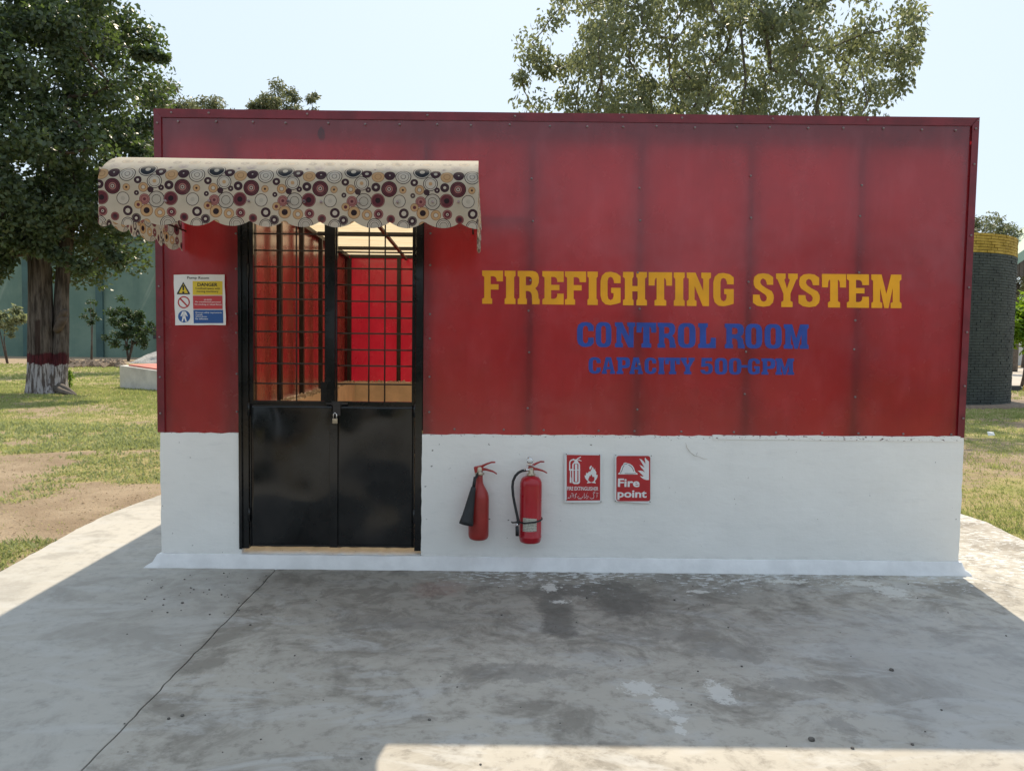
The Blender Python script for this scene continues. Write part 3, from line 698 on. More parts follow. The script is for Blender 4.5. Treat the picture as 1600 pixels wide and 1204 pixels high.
def flat_shape(name, loops, th, mat, parent, frame):
    """closed 2D outlines (holes cut) extruded th towards the viewer; frame maps (u,v,w) to the place"""
    cu = bpy.data.curves.new(name, 'CURVE'); cu.dimensions = '2D'; cu.fill_mode = 'BOTH'; cu.extrude = th / 2
    for lp in loops:
        sp = cu.splines.new('POLY'); sp.points.add(len(lp) - 1)
        for i, (u, v) in enumerate(lp): sp.points[i].co = (u, v, 0, 1)
        sp.use_cyclic_u = True
    tmp = bpy.data.objects.new(name, cu); me = bpy.data.meshes.new_from_object(tmp)
    bpy.data.objects.remove(tmp); bpy.data.curves.remove(cu)
    for v in me.vertices: v.co = frame(v.co.x, v.co.y, v.co.z + th / 2)
    me.name = name
    me.materials.clear()
    return link(name, me, mat, parent)
def wave3(x, z):                    # y of the big front sheet at (x, z)
    x0_, w_, z0_, h_ = DX1 + .006, XR - .02 - DX1, ZS0 - .02, 2.945 - ZS0 + .02
    a, b = (x - x0_) / w_, (z - z0_) / h_
    k = fbm(np.array([a * w_ * 1.3 + 5]), np.array([b * h_ * 1.3 + 5]), 3)[0] - .5
    return YS - .006 - k * 2 * .007 * min(1, 8 * min(a, 1 - a, b, 1 - b))
def letter_row(txt, xs, tl, tr, bl, br, mat, label, Y=YS - .0145, th=.0016):
    """tl..br: pixel rows of the cap line and base line at both ends of the row"""
    par = bld
    X0, X1 = xs[0][0], xs[-1][1]; k = 0
    for ch in txt:
        if ch == ' ': continue
        a, b = xs[k]; k += 1
        def fr_(u, v, w, a=a, b=b):
            px = a + (b - a) * u; t = (px - X0) / (X1 - X0); top = tl + (tr - tl) * t; bot = bl + (br - bl) * t
            q = onY(px, bot + (top - bot) * v, Y); return Vector((q.x, wave3(q.x, q.z) - .0012 - w, q.z))
        o = flat_shape('letter', [G[ch][0]] + G[ch][1], th, mat, par, fr_); o['label'] = label
letter_row('FIREFIGHTING SYSTEM', [(753.4,786),(788.6,805.6),(809,843.3),(847.6,881),(883,916),(918.2,934.3),(938.6,969.9),(973.7,1011),(1013.7,1050.3),(1053,1070),(1073.4,1111.3),(1115,1147),(1177.2,1209.8),(1213.4,1247.3),(1248.5,1281.6),(1285,1322.4),(1323.8,1358.3),(1362,1409)], 422.4, 429, 474.3, 481.4, YEL, 'yellow letter')
letter_row('CONTROL ROOM', [(901.8,928),(931,955.6),(961,992.8),(994.7,1025.6),(1027.6,1056.2),(1059.4,1087.2),(1091.2,1119),(1133,1164),(1165.2,1191.6),(1195.4,1222.3),(1225.4,1264.2)], 502.6, 506.8, 542, 545, BLU, 'large blue letter')
letter_row('CAPACITY 500-GPM', [(919.8,938.8),(940.6,961.2),(963.5,984.7),(983.8,1004.8),(1007.3,1025.6),(1028.7,1038.8),(1039.6,1062.8),(1063.7,1085.8),(1094.8,1114),(1117.2,1137),(1139.4,1158.9),(1158.2,1168.8),(1169.2,1187.8),(1190.4,1212.4),(1212.4,1241.6)], 557.6, 560, 583.8, 585.5, BLU, 'small blue letter')
# ------------------------------------------------------------------ awning
def mk_awning():
    m = M('circle_print_fabric'); uv = m.n('ShaderNodeUVMap'); uv.uv_map = 'UVMap'
    s = m.sep(uv.outputs[0]); T = 517 / 1484.0
    u = m.math('MULTIPLY', m.math('FRACT', m.math('DIVIDE', s[0], T)), T); P = m.comb(u, s[1], 0.0)
    base = m.mix(m.step(m.noise(m.scale(uv.outputs[0], (1, 1, 1)), 6, 4), .3, .7), (.50, .44, .34), (.58, .52, .42))
    K = (.030, .018, .022); DK = (.055, .028, .036); NV = (.024, .028, .036); MR = (.135, .036, .046); PK = (.36, .155, .14); TN = (.52, .33, .17); WH = (.56, .51, .43); GR = (.47, .43, .36); FD = (.40, .34, .34); BN = (.22, .11, .05)
    def o(r, fill, rings=()):        # outline, fill, inner (radius, colour) list
        return [(r, K), (r - 5.5, fill)] + list(rings)
    C = [
     (375, 192, o(68, GR, [(55, NV), (19, GR)])), (477, 215, [(39, DK), (14, GR)]), (562, 242, [(48, BN), (45, TN), (25, BN), (22, TN)]),
     (650, 230, [(42, DK), (6, WH)]), (752, 242, o(60, WH, [(43, K), (39.5, WH), (20, K), (16.5, WH)])), (835, 290, [(29, DK), (10, WH)]),
     (440, 298, o(55, WH, [(41, K), (37.5, WH), (14, TN)])), (547, 327, [(34, DK), (11, WH)]),
     (647, 340, o(60, MR, [(47, K), (43, MR), (33, K), (29, PK), (18, K), (14, WH), (8, MR)])), (750, 347, [(27, BN), (24, TN), (8, K)]),
     (358, 345, [(36, BN), (32, TN), (17, BN), (13.5, WH)]), (412, 362, [(23, DK)]), (490, 347, [(21, DK), (5, WH)]),
     (456, 433, o(61, GR, [(34, K), (30.5, GR)])), (368, 433, [(40, MR), (37, PK), (28, MR), (25, PK), (11, MR)]),
     (562, 425, [(53, K), (50, PK), (46, MR), (20, K)]), (723, 430, [(48, K), (43.5, WH), (16, GR)]), (825, 388, [(19, DK), (5, WH)]),
     (384, 517, [(47, BN), (43, TN), (23, K)]), (482, 532, [(39, BN), (35.5, TN), (19, BN), (15.5, WH)]), (568, 525, [(36, MR), (32, PK), (26, MR), (10, WH), (5, K)]),
     (758, 520, [(37, DK), (18, WH)]), (838, 475, [(31, BN), (27.5, TN), (13, MR)]), (822, 575, o(36, GR, [(29, DK), (11, WH)])),
     (660, 562, [(32, MR), (28, PK), (25, MR), (14, DK)]), (540, 612, o(56, WH, [(43, K), (39.5, WH), (30, K), (26.5, GR)])),
     (755, 615, o(48, WH, [(36, K), (32.5, WH)])), (655, 480, [(16, FD), (12, WH)]) if False else (900, 610, [(30, BN), (27, TN)]),
     (628, 130, [(46, GR), (40, FD), (18, K), (14, FD)]), (480, 128, [(32, GR), (29, WH)]), (705, 140, [(43, GR), (40, WH)]), (535, 160, [(22, GR), (17, FD), (8, K)]), (800, 152, [(24, GR), (21, WH)]),
     (400, 60, o(50, WH, [(30, K), (27, TN)])), (560, 60, [(34, DK), (10, WH)]), (690, 50, o(44, TN, [(20, K)])), (800, 60, [(30, MR), (10, WH)]),
    ]
    c = base
    for (cx, cy, rings) in C:
        for sh in (0, 517, -517):
            x = (cx - 315 + sh) / 1484.0; y = (612 - cy) / 1484.0; rmax = rings[0][0] / 1484.0
            if x + rmax < 0 or x - rmax > T: continue
            d = m.n('ShaderNodeVectorMath', operation='DISTANCE'); m.set(d.inputs[0], P); d.inputs[1].default_value = (x, y, 0)
            for (r, cc) in rings:
                c = m.mix(m.math('LESS_THAN', d.outputs['Value'], r / 1484.0), c, cc)
    c = m.mix(m.mul(m.step(m.addn(s[1], m.math('MULTIPLY_ADD', m.noise(uv.outputs[0], 12, 3), .05, -.025)), .275, .335), .72), c, (.62, .56, .46))
    weave = m.noise(m.scale(uv.outputs[0], (1, 1, 1)), 700, 1)
    c = m.mix(m.mul(m.step(m.noise(uv.outputs[0], 9, 5, .65), .5, .8), .25), c, (.33, .29, .23))
    sh = m.pbr(c, .75, .2, 0, m.bump(m.addn(m.mul(m.noise(m.scale(uv.outputs[0], (1, .35, 1)), 9, 4, .5, .6), 1.0), m.mul(weave, .04)), .6, .02), out=False)
    m.translucent(sh, c, .38); return m.m
AWN = mk_awning()
AWD = simple('sun_bleached_backing', (.30, .24, .22), .8, .15, 20, .1)
aw = tag(empty('awning', (-.96, 0, 2.1)), 'cream awning printed with circles and rings, scalloped edge, over the black doors', 'awning')
AX0, AX1 = -1.915, 0.0
prof = [(-1.08, 2.095), (-1.08, 2.16), (-1.081, 2.22), (-1.081, 2.26), (-1.078, 2.295), (-1.068, 2.326), (-1.048, 2.352), (-1.015, 2.380), (-.975, 2.405), (-.93, 2.427), (-.85, 2.455), (-.7, 2.485), (-.5, 2.52), (-.25, 2.56), (-.0, 2.60)]
def uvmesh(name, grid, uvs, parent, mat=AWN, solid=.0012):
    nu = len(grid[0]); vs = [p for row in grid for p in row]; fs = []
    for j in range(len(grid) - 1):
        for i in range(nu - 1): a = j * nu + i; fs.append((a, a + 1, a + nu + 1, a + nu))
    mb = MB(); mb.add(vs, fs, True); o = mb.build(name, mat, parent)
    ul = o.data.uv_layers.new(name='UVMap'); fl = [q for row in uvs for q in row]
    for lp in o.data.loops: ul.data[lp.index].uv = fl[lp.vertex_index]
    return o
P = .1775; cusp0 = onY(150 + 630 / 4.848, 350, -1.08).x
def scallop(t): return -.031 * abs(math.sin(math.pi * t / P)) ** .8
arc = [0]
for a, b in zip(prof[:-1], prof[1:]): arc.append(arc[-1] + math.dist(a, b))
nx_ = 240; grid = []; uvs = []
u0 = onY(150 + 315 / 4.848, 300, -1.08).x
rw = random.Random(4)
for j, (y, z) in enumerate(prof):
    row = []; ur = []
    for i in range(nx_ + 1):
        x = AX0 + (AX1 - AX0) * i / nx_
        dz = scallop(x - cusp0) if j == 0 else 0
        wob = (fbm(np.array([x * 2.2]), np.array([j * .35]), 3)[0] - .5)
        k = 1 if 0 < j < 9 else (.4 if j == 0 else .6)
        row.append((x, y + wob * .034 * k - (.006 if j == 0 else 0) * math.sin(x * 18), z + dz * (.85 + .3 * vnoise(np.array([x * 5.6]), np.array([2.5]))[0]) + wob * .008 + .003 * math.sin(x * 1.7)))
        ur.append((x - u0, arc[j] + dz + 31 / 1484))
    grid.append(row); uvs.append(ur)
uvmesh('canopy', grid, uvs, aw)
def side(x, lean, seed):
    ny_ = 80; g = []; uu = []; r = random.Random(seed)
    def ztop(y):
        for (a, b) in zip(prof[:-1], prof[1:]):
            if a[0] <= y <= b[0] and b[0] > a[0]: return a[1] + (b[1] - a[1]) * (y - a[0]) / (b[0] - a[0])
        return 2.40
    for k in range(9):
        row = []; ur = []
        for i in range(ny_ + 1):
            y = -1.076 + 1.072 * i / ny_; zt = min(ztop(max(y, -1.045)), 2.60); y_ = y
            zb = 2.095 + scallop(y * 1.0 + .05) - .012 * (i / ny_)
            z = zb + (zt - zb) * k / 8
            ww = .012 * math.sin(y * 16 + seed) * (1 - k / 8) + lean * (1 - k / 8)
            row.append((x + ww, y_, z)); ur.append((y * 1.0 + x * 3.1 + seed, z - 2.06))
        g.append(row); uu.append(ur)
    return uvmesh('side_valance', g, uu, aw)
side(AX0 + .002, -.004, 2)
side(AX1 - .002, .010, 5)
tb = lambda pts, r=.010: MB().tube(pts, r, 8).build('frame_tube', STEEL, aw)
for x in (AX0 + .03, (AX0 + AX1) / 2, AX1 - .03):
    tb([(x, .0, 2.575), (x, -.9, 2.41), (x, -.99, 2.365), (x, -1.035, 2.29)])
tb([(AX0 + .03, -1.035, 2.29), (AX1 - .03, -1.035, 2.29)])
tb([(AX0 + .03, -1.064, 2.19), (AX1 - .03, -1.064, 2.19)], .006)
for x in (AX0 + .03, AX1 - .03): tb([(x, .0, 2.19), (x, -1.055, 2.19)], .006)
mb = MB()
for k in (525, 855, 1155, 1455, 1575): 
    q = onY(150 + k / 4.848, 314, -1.09); mb.tube([(q.x, -1.078, q.z), (q.x, -1.094, q.z)], .0065, 8)
for k in (50, 170, 298, 583, 876, 1143, 1340):
    q = onY(440 + k / 4.848, 315.5, -1.09); mb.tube([(q.x, -1.078, q.z), (q.x, -1.094, q.z)], .0065, 8)
tag(mb.build('rivets', GALV, aw), kind='stuff')

# ------------------------------------------------------------------ fire extinguishers on the white wall
def Z8(zx, zy, Y): return onY(700 + zx / 6.689, 690 + zy / 6.689, Y)
# (a) CO2 type with tapered horn
YE = -.085
b0 = Z8(318, 1015, YE); cx = b0.x; zb = b0.z; r = .0655
e1 = tag(empty('fire_extinguisher', (cx, YE, zb)), 'slim dull red extinguisher with bottle neck and black discharge horn on white wall', 'fire extinguisher', 'fire extinguishers hung on the white wall')
zn = Z8(318, 345, YE).z - zb
MB().lathe((cx, YE, zb), [(.03, .006), (.045, 0), (.058, .006), (.0645, .022), (r, .04), (r, zn - .155), (.0635, zn - .135), (.057, zn - .112), (.045, zn - .088), (.033, zn - .068), (.026, zn - .05), (.0235, zn - .02), (.0235, zn), (.02, zn + .002)], 36).build('cylinder', EXT1, e1)
tx = cx + .003
MB().lathe((tx, YE, zb + zn), [(.026, 0), (.031, .004), (.031, .014), (.022, .02), (.020, .048), (.016, .055)], 16).build('valve', BRASS, e1)
zt = zb + zn
m_ = MB(); m_.obox((tx - .008, YE, zt + .038), (.027, 0, .006), (0, .015, 0), (-.003, 0, .020)); m_.build('lever_housing', LEVER, e1, .005)
def lever(e, pts, w):
    m = MB(); vs = []; fs = []
    for (x, z, t) in pts: vs += [(x, YE - w, z - t), (x, YE + w, z - t), (x, YE + w, z + t), (x, YE - w, z + t)]
    for i in range(len(pts) - 1):
        for k in range(4): k2 = (k + 1) % 4; fs.append((i * 4 + k, i * 4 + k2, (i + 1) * 4 + k2, (i + 1) * 4 + k))
    n = (len(pts) - 1) * 4; fs += [(3, 2, 1, 0), (n, n + 1, n + 2, n + 3)]; m.add(vs, fs); m.build('lever', LEVER, e, .002)
q = lambda a, b: (lambda p: (p.x, p.z))(Z8(a, b, YE))
lever(e1, [(*q(345, 262), .010), (*q(400, 232), .006), (*q(455, 213), .0045), (*q(495, 212), .004)], .011)
lever(e1, [(*q(350, 282), .010), (*q(400, 288), .007), (*q(470, 308), .005), (*q(512, 334), .004)], .011)
h0 = Z8(312, 325, YE); h1 = Z8(268, 470, YE - .075); h2 = Z8(190, 860, YE - .09)
MB().tube([(h0.x, YE - .02, h0.z), (h0.x - .012, YE - .055, h0.z - .02), (h1.x + .008, YE - .07, h1.z + .06), (h1.x, YE - .075, h1.z)], [.008, .009, .010, .011], 10).build('discharge_pipe', RUBBER, e1)
dv = Vector((h2.x - h1.x, -.018, h2.z - h1.z))
pp = [Vector((h1.x, YE - .075, h1.z)) + dv * t for t in (0, .02, .1, .4, .75, .9, 1.0)]
MB().tube(pp, [.012, .016, .018, .026, .036, .043, .047], 20).build('discharge_horn', RUBBER, e1)
MB().tube([(tx + .01, YE - .02, zt + .03), (tx + .022, YE - .032, zt + .012), (tx + .03, YE - .03, zt + .028), (tx + .018, YE - .022, zt + .034)], .0022, 6).build('safety_pin', CHROME, e1)
MB().box(cx - .02, cx + .02, YE + .062, .0, zt - .14, zt - .06).build('wall_bracket', STEEL, e1, .002)
# (b) stored pressure type with gauge, side hose, strap and label
b0 = Z8(858, 1045, YE); cx = b0.x; zb = b0.z; r = .071
e2 = tag(empty('fire_extinguisher', (cx, YE, zb)), 'glossy red extinguisher with looped black hose, gauge, strap and silver label on white wall', 'fire extinguisher', 'fire extinguishers hung on the white wall')
zn = Z8(858, 352, YE).z - zb
MB().lathe((cx, YE, zb), [(.04, .01), (.055, .001), (.064, .003), (.0695, .016), (r, .034), (r + .0012, .036), (r + .0012, .041), (r, .043), (r, zn - .062), (.069, zn - .042), (.062, zn - .022), (.050, zn - .010), (.030, zn - .003), (.024, zn)], 40).build('cylinder', EXT2, e2)
zt = zb + zn
MB().lathe((cx, YE, zt), [(.026, -.002), (.029, .004), (.029, .012), (.018, .018), (.018, .05), (.014, .056)], 16).build('valve', BRASS, e2)
MB().obox((cx - .001, YE, zt + .052), (.017, 0, .002), (0, .013, 0), (0, 0, .020)).build('lever_housing', LEVER, e2, .004)
q0 = Z8(853, 195, YE - .01)
g = MB(); g.tube([(q0.x, YE - .012, q0.z + .002), (q0.x, YE - .034, q0.z + .002)], .0205, 20); g.box(q0.x - .012, q0.x + .012, YE - .014, YE + .01, q0.z - .03, q0.z + .024); g.build('gauge', CHROME, e2)
MB().tube([(q0.x, YE - .0345, q0.z + .002), (q0.x, YE - .0355, q0.z + .002)], .0165, 20).build('gauge_face', PAPER, e2)
MB().tube([(cx - .03, YE - .02, zt + .07), (cx + .024, YE - .02, zt + .066)], .003, 6).build('safety_pin', CHROME, e2)
lever(e2, [(*q(862, 262), .010), (*q(920, 226), .006), (*q(968, 206), .0045), (*q(1006, 207), .004)], .010)
lever(e2, [(*q(868, 276), .010), (*q(930, 284), .007), (*q(990, 300), .005), (*q(1036, 324), .004)], .010)
hp = [Z8(a, b, YE - .02) for a, b in ((815, 297), (775, 302), (735, 322), (702, 358), (680, 410), (673, 470), (680, 560), (697, 650), (715, 735), (728, 800), (730, 850))]
hp = [(p.x, YE - .02 - .045 * min(1, max(0, (i - 4) / 6)), p.z) for i, p in enumerate(hp)]
MB().tube(hp, .0088, 12).build('hose', RUBBER, e2)
a = Z8(722, 850, YE - .065); b = Z8(722, 885, YE - .065); c_ = Z8(724, 980, YE - .065)
MB().tube([(a.x, YE - .065, a.z), (b.x, YE - .065, b.z)], .0085, 12).build('hose_ferrule', CHROME, e2)
MB().tube([(b.x, YE - .065, b.z), (b.x, YE - .065, c_.z + .06), (c_.x, YE - .065, c_.z)], [.0105, .0115, .0115], 12).build('nozzle', RUBBER, e2)
MB().tube([(Z8(792, 298, YE).x, YE - .02, hp[0][2]), (cx, YE, hp[0][2] + .004)], .0098, 10).build('hose_ferrule', CHROME, e2)
zs = Z8(858, 842, YE - .07).z; st = []
for k in range(33):
    t = 2 * math.pi * k / 32; ex = 1.0
    x = cx + (r + .0035) * math.cos(t); y = YE + (r + .0035) * math.sin(t)
    st.append((x, y, zs + .010 * math.cos(t) - .0 + (.012 if math.sin(t) > 0 else 0) * math.sin(t)))
MB().tube(st, .0052, 8).build('strap', RUBBER, e2)
MB().tube([(cx - r - .002, YE - .03, zs), (a.x + .012, YE - .072, zs + .008), (a.x - .012, YE - .08, zs + .002), (a.x - .03, YE - .07, zs - .002), (a.x - .036, YE - .072, zs + .004)], .005, 8).build('strap_tail', RUBBER, e2)
def curved_label(name, a0, a1, z0, z1, rr, mat, par, n=14):
    vs = []; fs = []
    for i in range(n + 1):
        t = a0 + (a1 - a0) * i / n
        for z in (z0 + (.004 * i / n), z1 - (.006 * (i / n) ** 3)): vs.append((cx + rr * math.sin(t), YE - rr * math.cos(t), z))
    for i in range(n): fs.append((2 * i, 2 * i + 2, 2 * i + 3, 2 * i + 1))
    m = MB(); m.add(vs, fs, True); return m.build(name, mat, par)
LB = M('printed_silver_label'); pp_ = LB.pos(); z_ = LB.sep(pp_)
rows = LB.math('SINE', LB.mul(z_[2], 620.0)); words = LB.noise(LB.scale(pp_, (1, 1, .4)), 420, 1)
LB.pbr(LB.mix(LB.mul(LB.step(rows, -.2, .3), LB.step(words, .42, .50)), (.56, .55, .48), (.10, .095, .08)), .4, .4)
za, zbb = Z8(840, 942, YE - .07).z, Z8(840, 798, YE - .07).z
curved_label('label', -.80, .52, za, zbb, r + .0012, LB.m, e2)
MB().box(cx - .02, cx + .02, YE + .068, .0, zt - .12, zt - .04).build('wall_bracket', STEEL, e2, .002)

# ------------------------------------------------------------------ signs
def text_mesh(s, name='lettering', bold=0.0):
    cu = bpy.data.curves.new(name, 'FONT'); cu.body = s; cu.size = 1; cu.offset = bold; cu.resolution_u = 3; cu.extrude = .5
    tmp = bpy.data.objects.new(name, cu); me = bpy.data.meshes.new_from_object(tmp); bpy.data.objects.remove(tmp); bpy.data.curves.remove(cu); return me
def text_in(s, x0, x1, z0, z1, Y, mat, par, bold=0.0, th=.0005, name='lettering'):
    me = text_mesh(s, name, bold); n = len(me.vertices); c = np.empty(n * 3, np.float32); me.vertices.foreach_get('co', c); c = c.reshape(-1, 3)
    lo, hi = c.min(0), c.max(0); u = (c[:, 0] - lo[0]) / (hi[0] - lo[0]); v = (c[:, 1] - lo[1]) / (hi[1] - lo[1]); w = (c[:, 2] - lo[2]) / (hi[2] - lo[2])
    out = np.stack([x0 + (x1 - x0) * u, Y - th * w, z0 + (z1 - z0) * v], 1).astype(np.float32); me.vertices.foreach_set('co', out.ravel()); me.update()
    me.materials.clear(); return link(name, me, mat, par)
def poly_on(name, loops, Y, mat, par, conv, th=.0005):
    return flat_shape(name, [[(lambda q: (q.x, q.z))(conv(a, b)) for a, b in lp] for lp in loops], th, mat, par, lambda u, v, w: Vector((u, Y - w, v)))
def board(name, cor, Y, par, curl=.006, seed=0, mat=PAPER):
    """cor: BL, BR, TR, TL as (x,z). A thin sheet with slightly lifting edges"""
    vs = []; fs = []; n = 12
    for j in range(n + 1):
        for i in range(n + 1):
            a, b = i / n, j / n
            x = (cor[0][0] * (1 - a) + cor[1][0] * a) * (1 - b) + (cor[3][0] * (1 - a) + cor[2][0] * a) * b
            z = (cor[0][1] * (1 - a) + cor[1][1] * a) * (1 - b) + (cor[3][1] * (1 - a) + cor[2][1] * a) * b
            w = .0012 * math.sin(j * 1.3 + seed) * (i in (0, n))
            vs.append((x + w, Y, z + .0008 * math.sin(i * 1.1 + seed) * (j in (0, n))))
    for j in range(n):
        for i in range(n): a = j * (n + 1) + i; fs.append((a, a + 1, a + n + 2, a + n + 1))
    m = MB(); m.add(vs, fs); o = m.build(name, mat, par); s = o.modifiers.new('solid', 'SOLIDIFY'); s.thickness = .003; s.offset = -1; return o
CZ = lambda Y: (lambda a, b: onY(870 + a / 10, 700 + b / 10, Y))
def rrect(x0, y0, x1, y1, r=10):
    return [(x0 + r, y0), (x1 - r, y0), (x1 - r * .3, y0 + r * .3), (x1, y0 + r), (x1, y1 - r), (x1 - r * .3, y1 - r * .3), (x1 - r, y1), (x0 + r, y1), (x0 + r * .3, y1 - r * .3), (x0, y1 - r), (x0, y0 + r), (x0 + r * .3, y0 + r * .3)]
YB = -.018
c9 = CZ(YB); xz = lambda q: (q.x, q.z)
s1 = tag(empty('fire_extinguisher_sign', tuple(c9(410, 460))), 'red and white sign with extinguisher and flame symbols reading FIRE EXTINGUISHER', 'sign', 'signs on the white plinth wall')
board('sign_board', [xz(c9(122, 848)), xz(c9(695, 850)), xz(c9(710, 92)), xz(c9(118, 78))], YB, s1, seed=1)
def pl(a, par=s1, mat=SWHITE, lv=2, name='symbol'): return poly_on(name, a, YB - .0006 * lv, mat, par, c9)
pl([[(155, 102), (678, 110), (676, 812), (155, 818)]], s1, SRED, 1, 'red_field')
pl([rrect(240, 222, 362, 558, 34), rrect(262, 240, 338, 528, 14)], s1)
pl([[(283, 246), (320, 246), (320, 520), (283, 520)]], s1)
pl([[(262, 222), (285, 185), (288, 172), (318, 172), (322, 188), (342, 222)]])
pl([[(300, 172), (330, 150), (372, 130), (380, 134), (366, 148), (332, 166), (330, 172), (352, 178), (388, 192), (384, 202), (350, 192), (318, 178)]])
pl([[(288, 172), (288, 188), (240, 190), (216, 206), (210, 240), (210, 322), (192, 322), (192, 232), (200, 198), (224, 176), (250, 168), (262, 160), (272, 170)]])
pl([[(190, 322), (240, 322), (240, 338), (362, 326), (368, 334), (358, 342), (240, 348), (222, 348), (222, 440), (230, 470), (230, 538), (202, 538), (202, 470), (206, 440), (204, 348), (190, 340)]], lv=3)
pl([[(540, 265), (545, 290), (530, 320), (515, 335), (508, 315), (512, 290)], [(563, 290), (582, 335), (592, 325), (600, 310), (598, 345), (618, 375), (612, 410), (638, 418), (632, 455), (612, 490), (590, 520), (608, 532), (608, 546), (560, 540), (540, 535), (520, 540), (472, 545), (472, 530), (495, 522), (460, 490), (440, 460), (432, 420), (445, 425), (455, 420), (458, 385), (462, 375), (470, 395), (480, 385), (500, 372), (498, 358), (512, 362), (520, 372), (528, 350), (548, 318), (550, 305)], [(545, 530), (575, 515), (590, 480), (585, 445), (575, 440), (566, 452), (552, 430), (540, 405), (532, 412), (528, 435), (512, 425), (508, 448), (498, 455), (500, 475), (488, 478), (495, 505), (520, 525)]])
t = lambda a, b: c9(a, b)
text_in('FIRE EXTINGUISHER', t(172, 0).x, t(660, 0).x, t(400, 658).z, t(400, 598).z, YB - .0014, SWHITE, s1, .018)
# Urdu line, drawn as pen strokes
def strokes(S, wdt, Y, mat, par, conv, name='urdu_lettering'):
    m = MB()
    for s in S:
        p = [conv(a, b) for a, b in s]
        m.tube([(q.x, Y, q.z) for q in p], [wdt * .6] + [wdt] * (len(p) - 2) + [wdt * .55], 5)
    for v in range(len(m.v)): x, y, z = m.v[v]; m.v[v] = (x, Y + (y - Y) * .3, z)
    return m.build(name, mat, par)
U = [[(628, 712), (626, 745), (624, 780)], [(612, 700), (624, 694), (640, 704), (650, 698)],
     [(600, 690), (585, 698), (570, 716), (580, 745), (575, 775), (550, 786), (525, 780), (512, 762)], [(598, 672), (580, 682), (560, 702)],
     [(490, 740), (486, 768), (470, 778), (452, 776)], [(470, 715), (455, 725), (470, 742), (448, 762), (430, 776), (420, 776)], [(430, 700), (426, 740), (422, 776)], [(480, 690), (470, 700)],
     [(464, 795), (465, 800)], [(478, 800), (479, 804)], [(405, 748), (398, 772), (372, 778), (340, 776), (322, 768), (330, 750), (350, 748)], [(352, 716), (356, 720)], [(330, 790), (385, 796)],
     [(298, 705), (290, 730), (296, 762), (285, 776), (272, 770)], [(315, 700), (296, 718), (282, 730)], [(262, 710), (264, 745), (262, 776)],
     [(240, 716), (238, 745), (236, 776)], [(222, 706), (234, 700), (246, 708), (256, 702)], [(212, 728), (212, 760), (206, 774), (190, 778), (172, 776), (166, 770)], [(176, 776), (182, 764), (190, 774)]]
strokes(U, .0016, YB - .0024, SWHITE, s1, c9)
s2 = tag(empty('fire_point_sign', tuple(c9(1190, 480))), 'red and white sign with helmet and flames reading Fire point', 'sign', 'signs on the white plinth wall')
board('sign_board', [xz(c9(905, 828)), xz(c9(1452, 864)), xz(c9(1482, 112)), xz(c9(915, 100))], YB, s2, seed=3)
def pl2(a, mat=SWHITE, lv=2, name='symbol'): return poly_on(name, a, YB - .0006 * lv, mat, s2, c9)
pl2([rrect(930, 118, 1460, 826, 34)], SRED, 1, 'red_field')
pl2([[(955, 405), (958, 392), (985, 372), (996, 330), (1010, 285), (1040, 250), (1045, 232), (1060, 225), (1080, 222), (1100, 232), (1140, 240), (1180, 268), (1205, 305), (1218, 350), (1232, 375), (1262, 392), (1262, 408)]])
pl2([[(985, 396), (1015, 340), (1030, 290), (1050, 262), (1056, 266), (1036, 296), (1022, 342), (994, 394)], [(1052, 244), (1102, 240), (1102, 246), (1054, 250)], [(1120, 254), (1160, 275), (1190, 315), (1205, 360), (1198, 362), (1182, 318), (1154, 282), (1118, 262)], [(1060, 390), (1180, 392), (1235, 388), (1235, 394), (1180, 399), (1060, 397)]], SBLACK, 3)
pl2([[(1288, 160), (1325, 175), (1360, 210), (1385, 245), (1380, 200), (1372, 165), (1380, 142), (1395, 165), (1420, 190), (1440, 205), (1440, 492), (1400, 494), (1360, 482), (1325, 460), (1298, 430), (1335, 440), (1355, 436), (1320, 400), (1290, 370), (1262, 352), (1310, 348), (1350, 358), (1378, 378), (1350, 335), (1318, 300), (1292, 258), (1330, 275), (1370, 305), (1345, 255), (1315, 205)]])
text_in('Fire', t(965, 0).x, t(1305, 0).x, t(1100, 604).z, t(1100, 472).z, YB - .0011, SWHITE, s2, .028)
text_in('point', t(962, 0).x, t(1420, 0).x, t(1200, 806).z, t(1200, 655).z, YB - .0011, SWHITE, s2, .028)
m_ = MB()
for a, b in ((148, 92), (668, 104), (150, 812), (690, 832)): q = c9(a, b); m_.tube([(q.x, YB - .0003, q.z), (q.x, YB - .004, q.z)], .003, 6)
tag(m_.build('nails', STEEL, s1), kind='stuff')
m_ = MB()
for a, b in ((920, 108), (1475, 116), (915, 820), (1455, 835)): q = c9(a, b); m_.tube([(q.x, YB - .0003, q.z), (q.x, YB - .004, q.z)], .003, 6)
tag(m_.build('nails', STEEL, s2), kind='stuff')
# pump room sign, on the red sheet left of the door
YP = -.004
c7 = lambda a, b: onY(260 + a / 12.04, 420 + b / 12.04, YP)
s3 = tag(empty('danger_sign', tuple(c7(630, 580))), 'white Pump Room board with yellow danger, red prohibition and blue panels on the red sheet', 'sign')
board('sign_board', [xz(c7(168, 1058)), xz(c7(1120, 1056)), xz(c7(1090, 106)), xz(c7(135, 110))], YP, s3, seed=5)
def pl3(a, mat, lv=1, name='symbol'): return poly_on(name, a, YP - .0006 * lv, mat, s3, c7)
pl3([[(494, 232), (1055, 232), (1057, 492), (496, 492)]], SYEL, 1, 'yellow_field')
pl3([[(498, 504), (1055, 504), (1058, 756), (505, 756)]], SPALE, 1, 'red_field')
pl3([[(508, 770), (1065, 770), (1072, 1020), (515, 1022)]], SBLUE, 1, 'blue_field')
pl3([[(318, 246), (445, 462), (438, 478), (202, 478), (196, 464)], [(318, 286), (236, 455), (410, 455)]], SBLACK, 1)
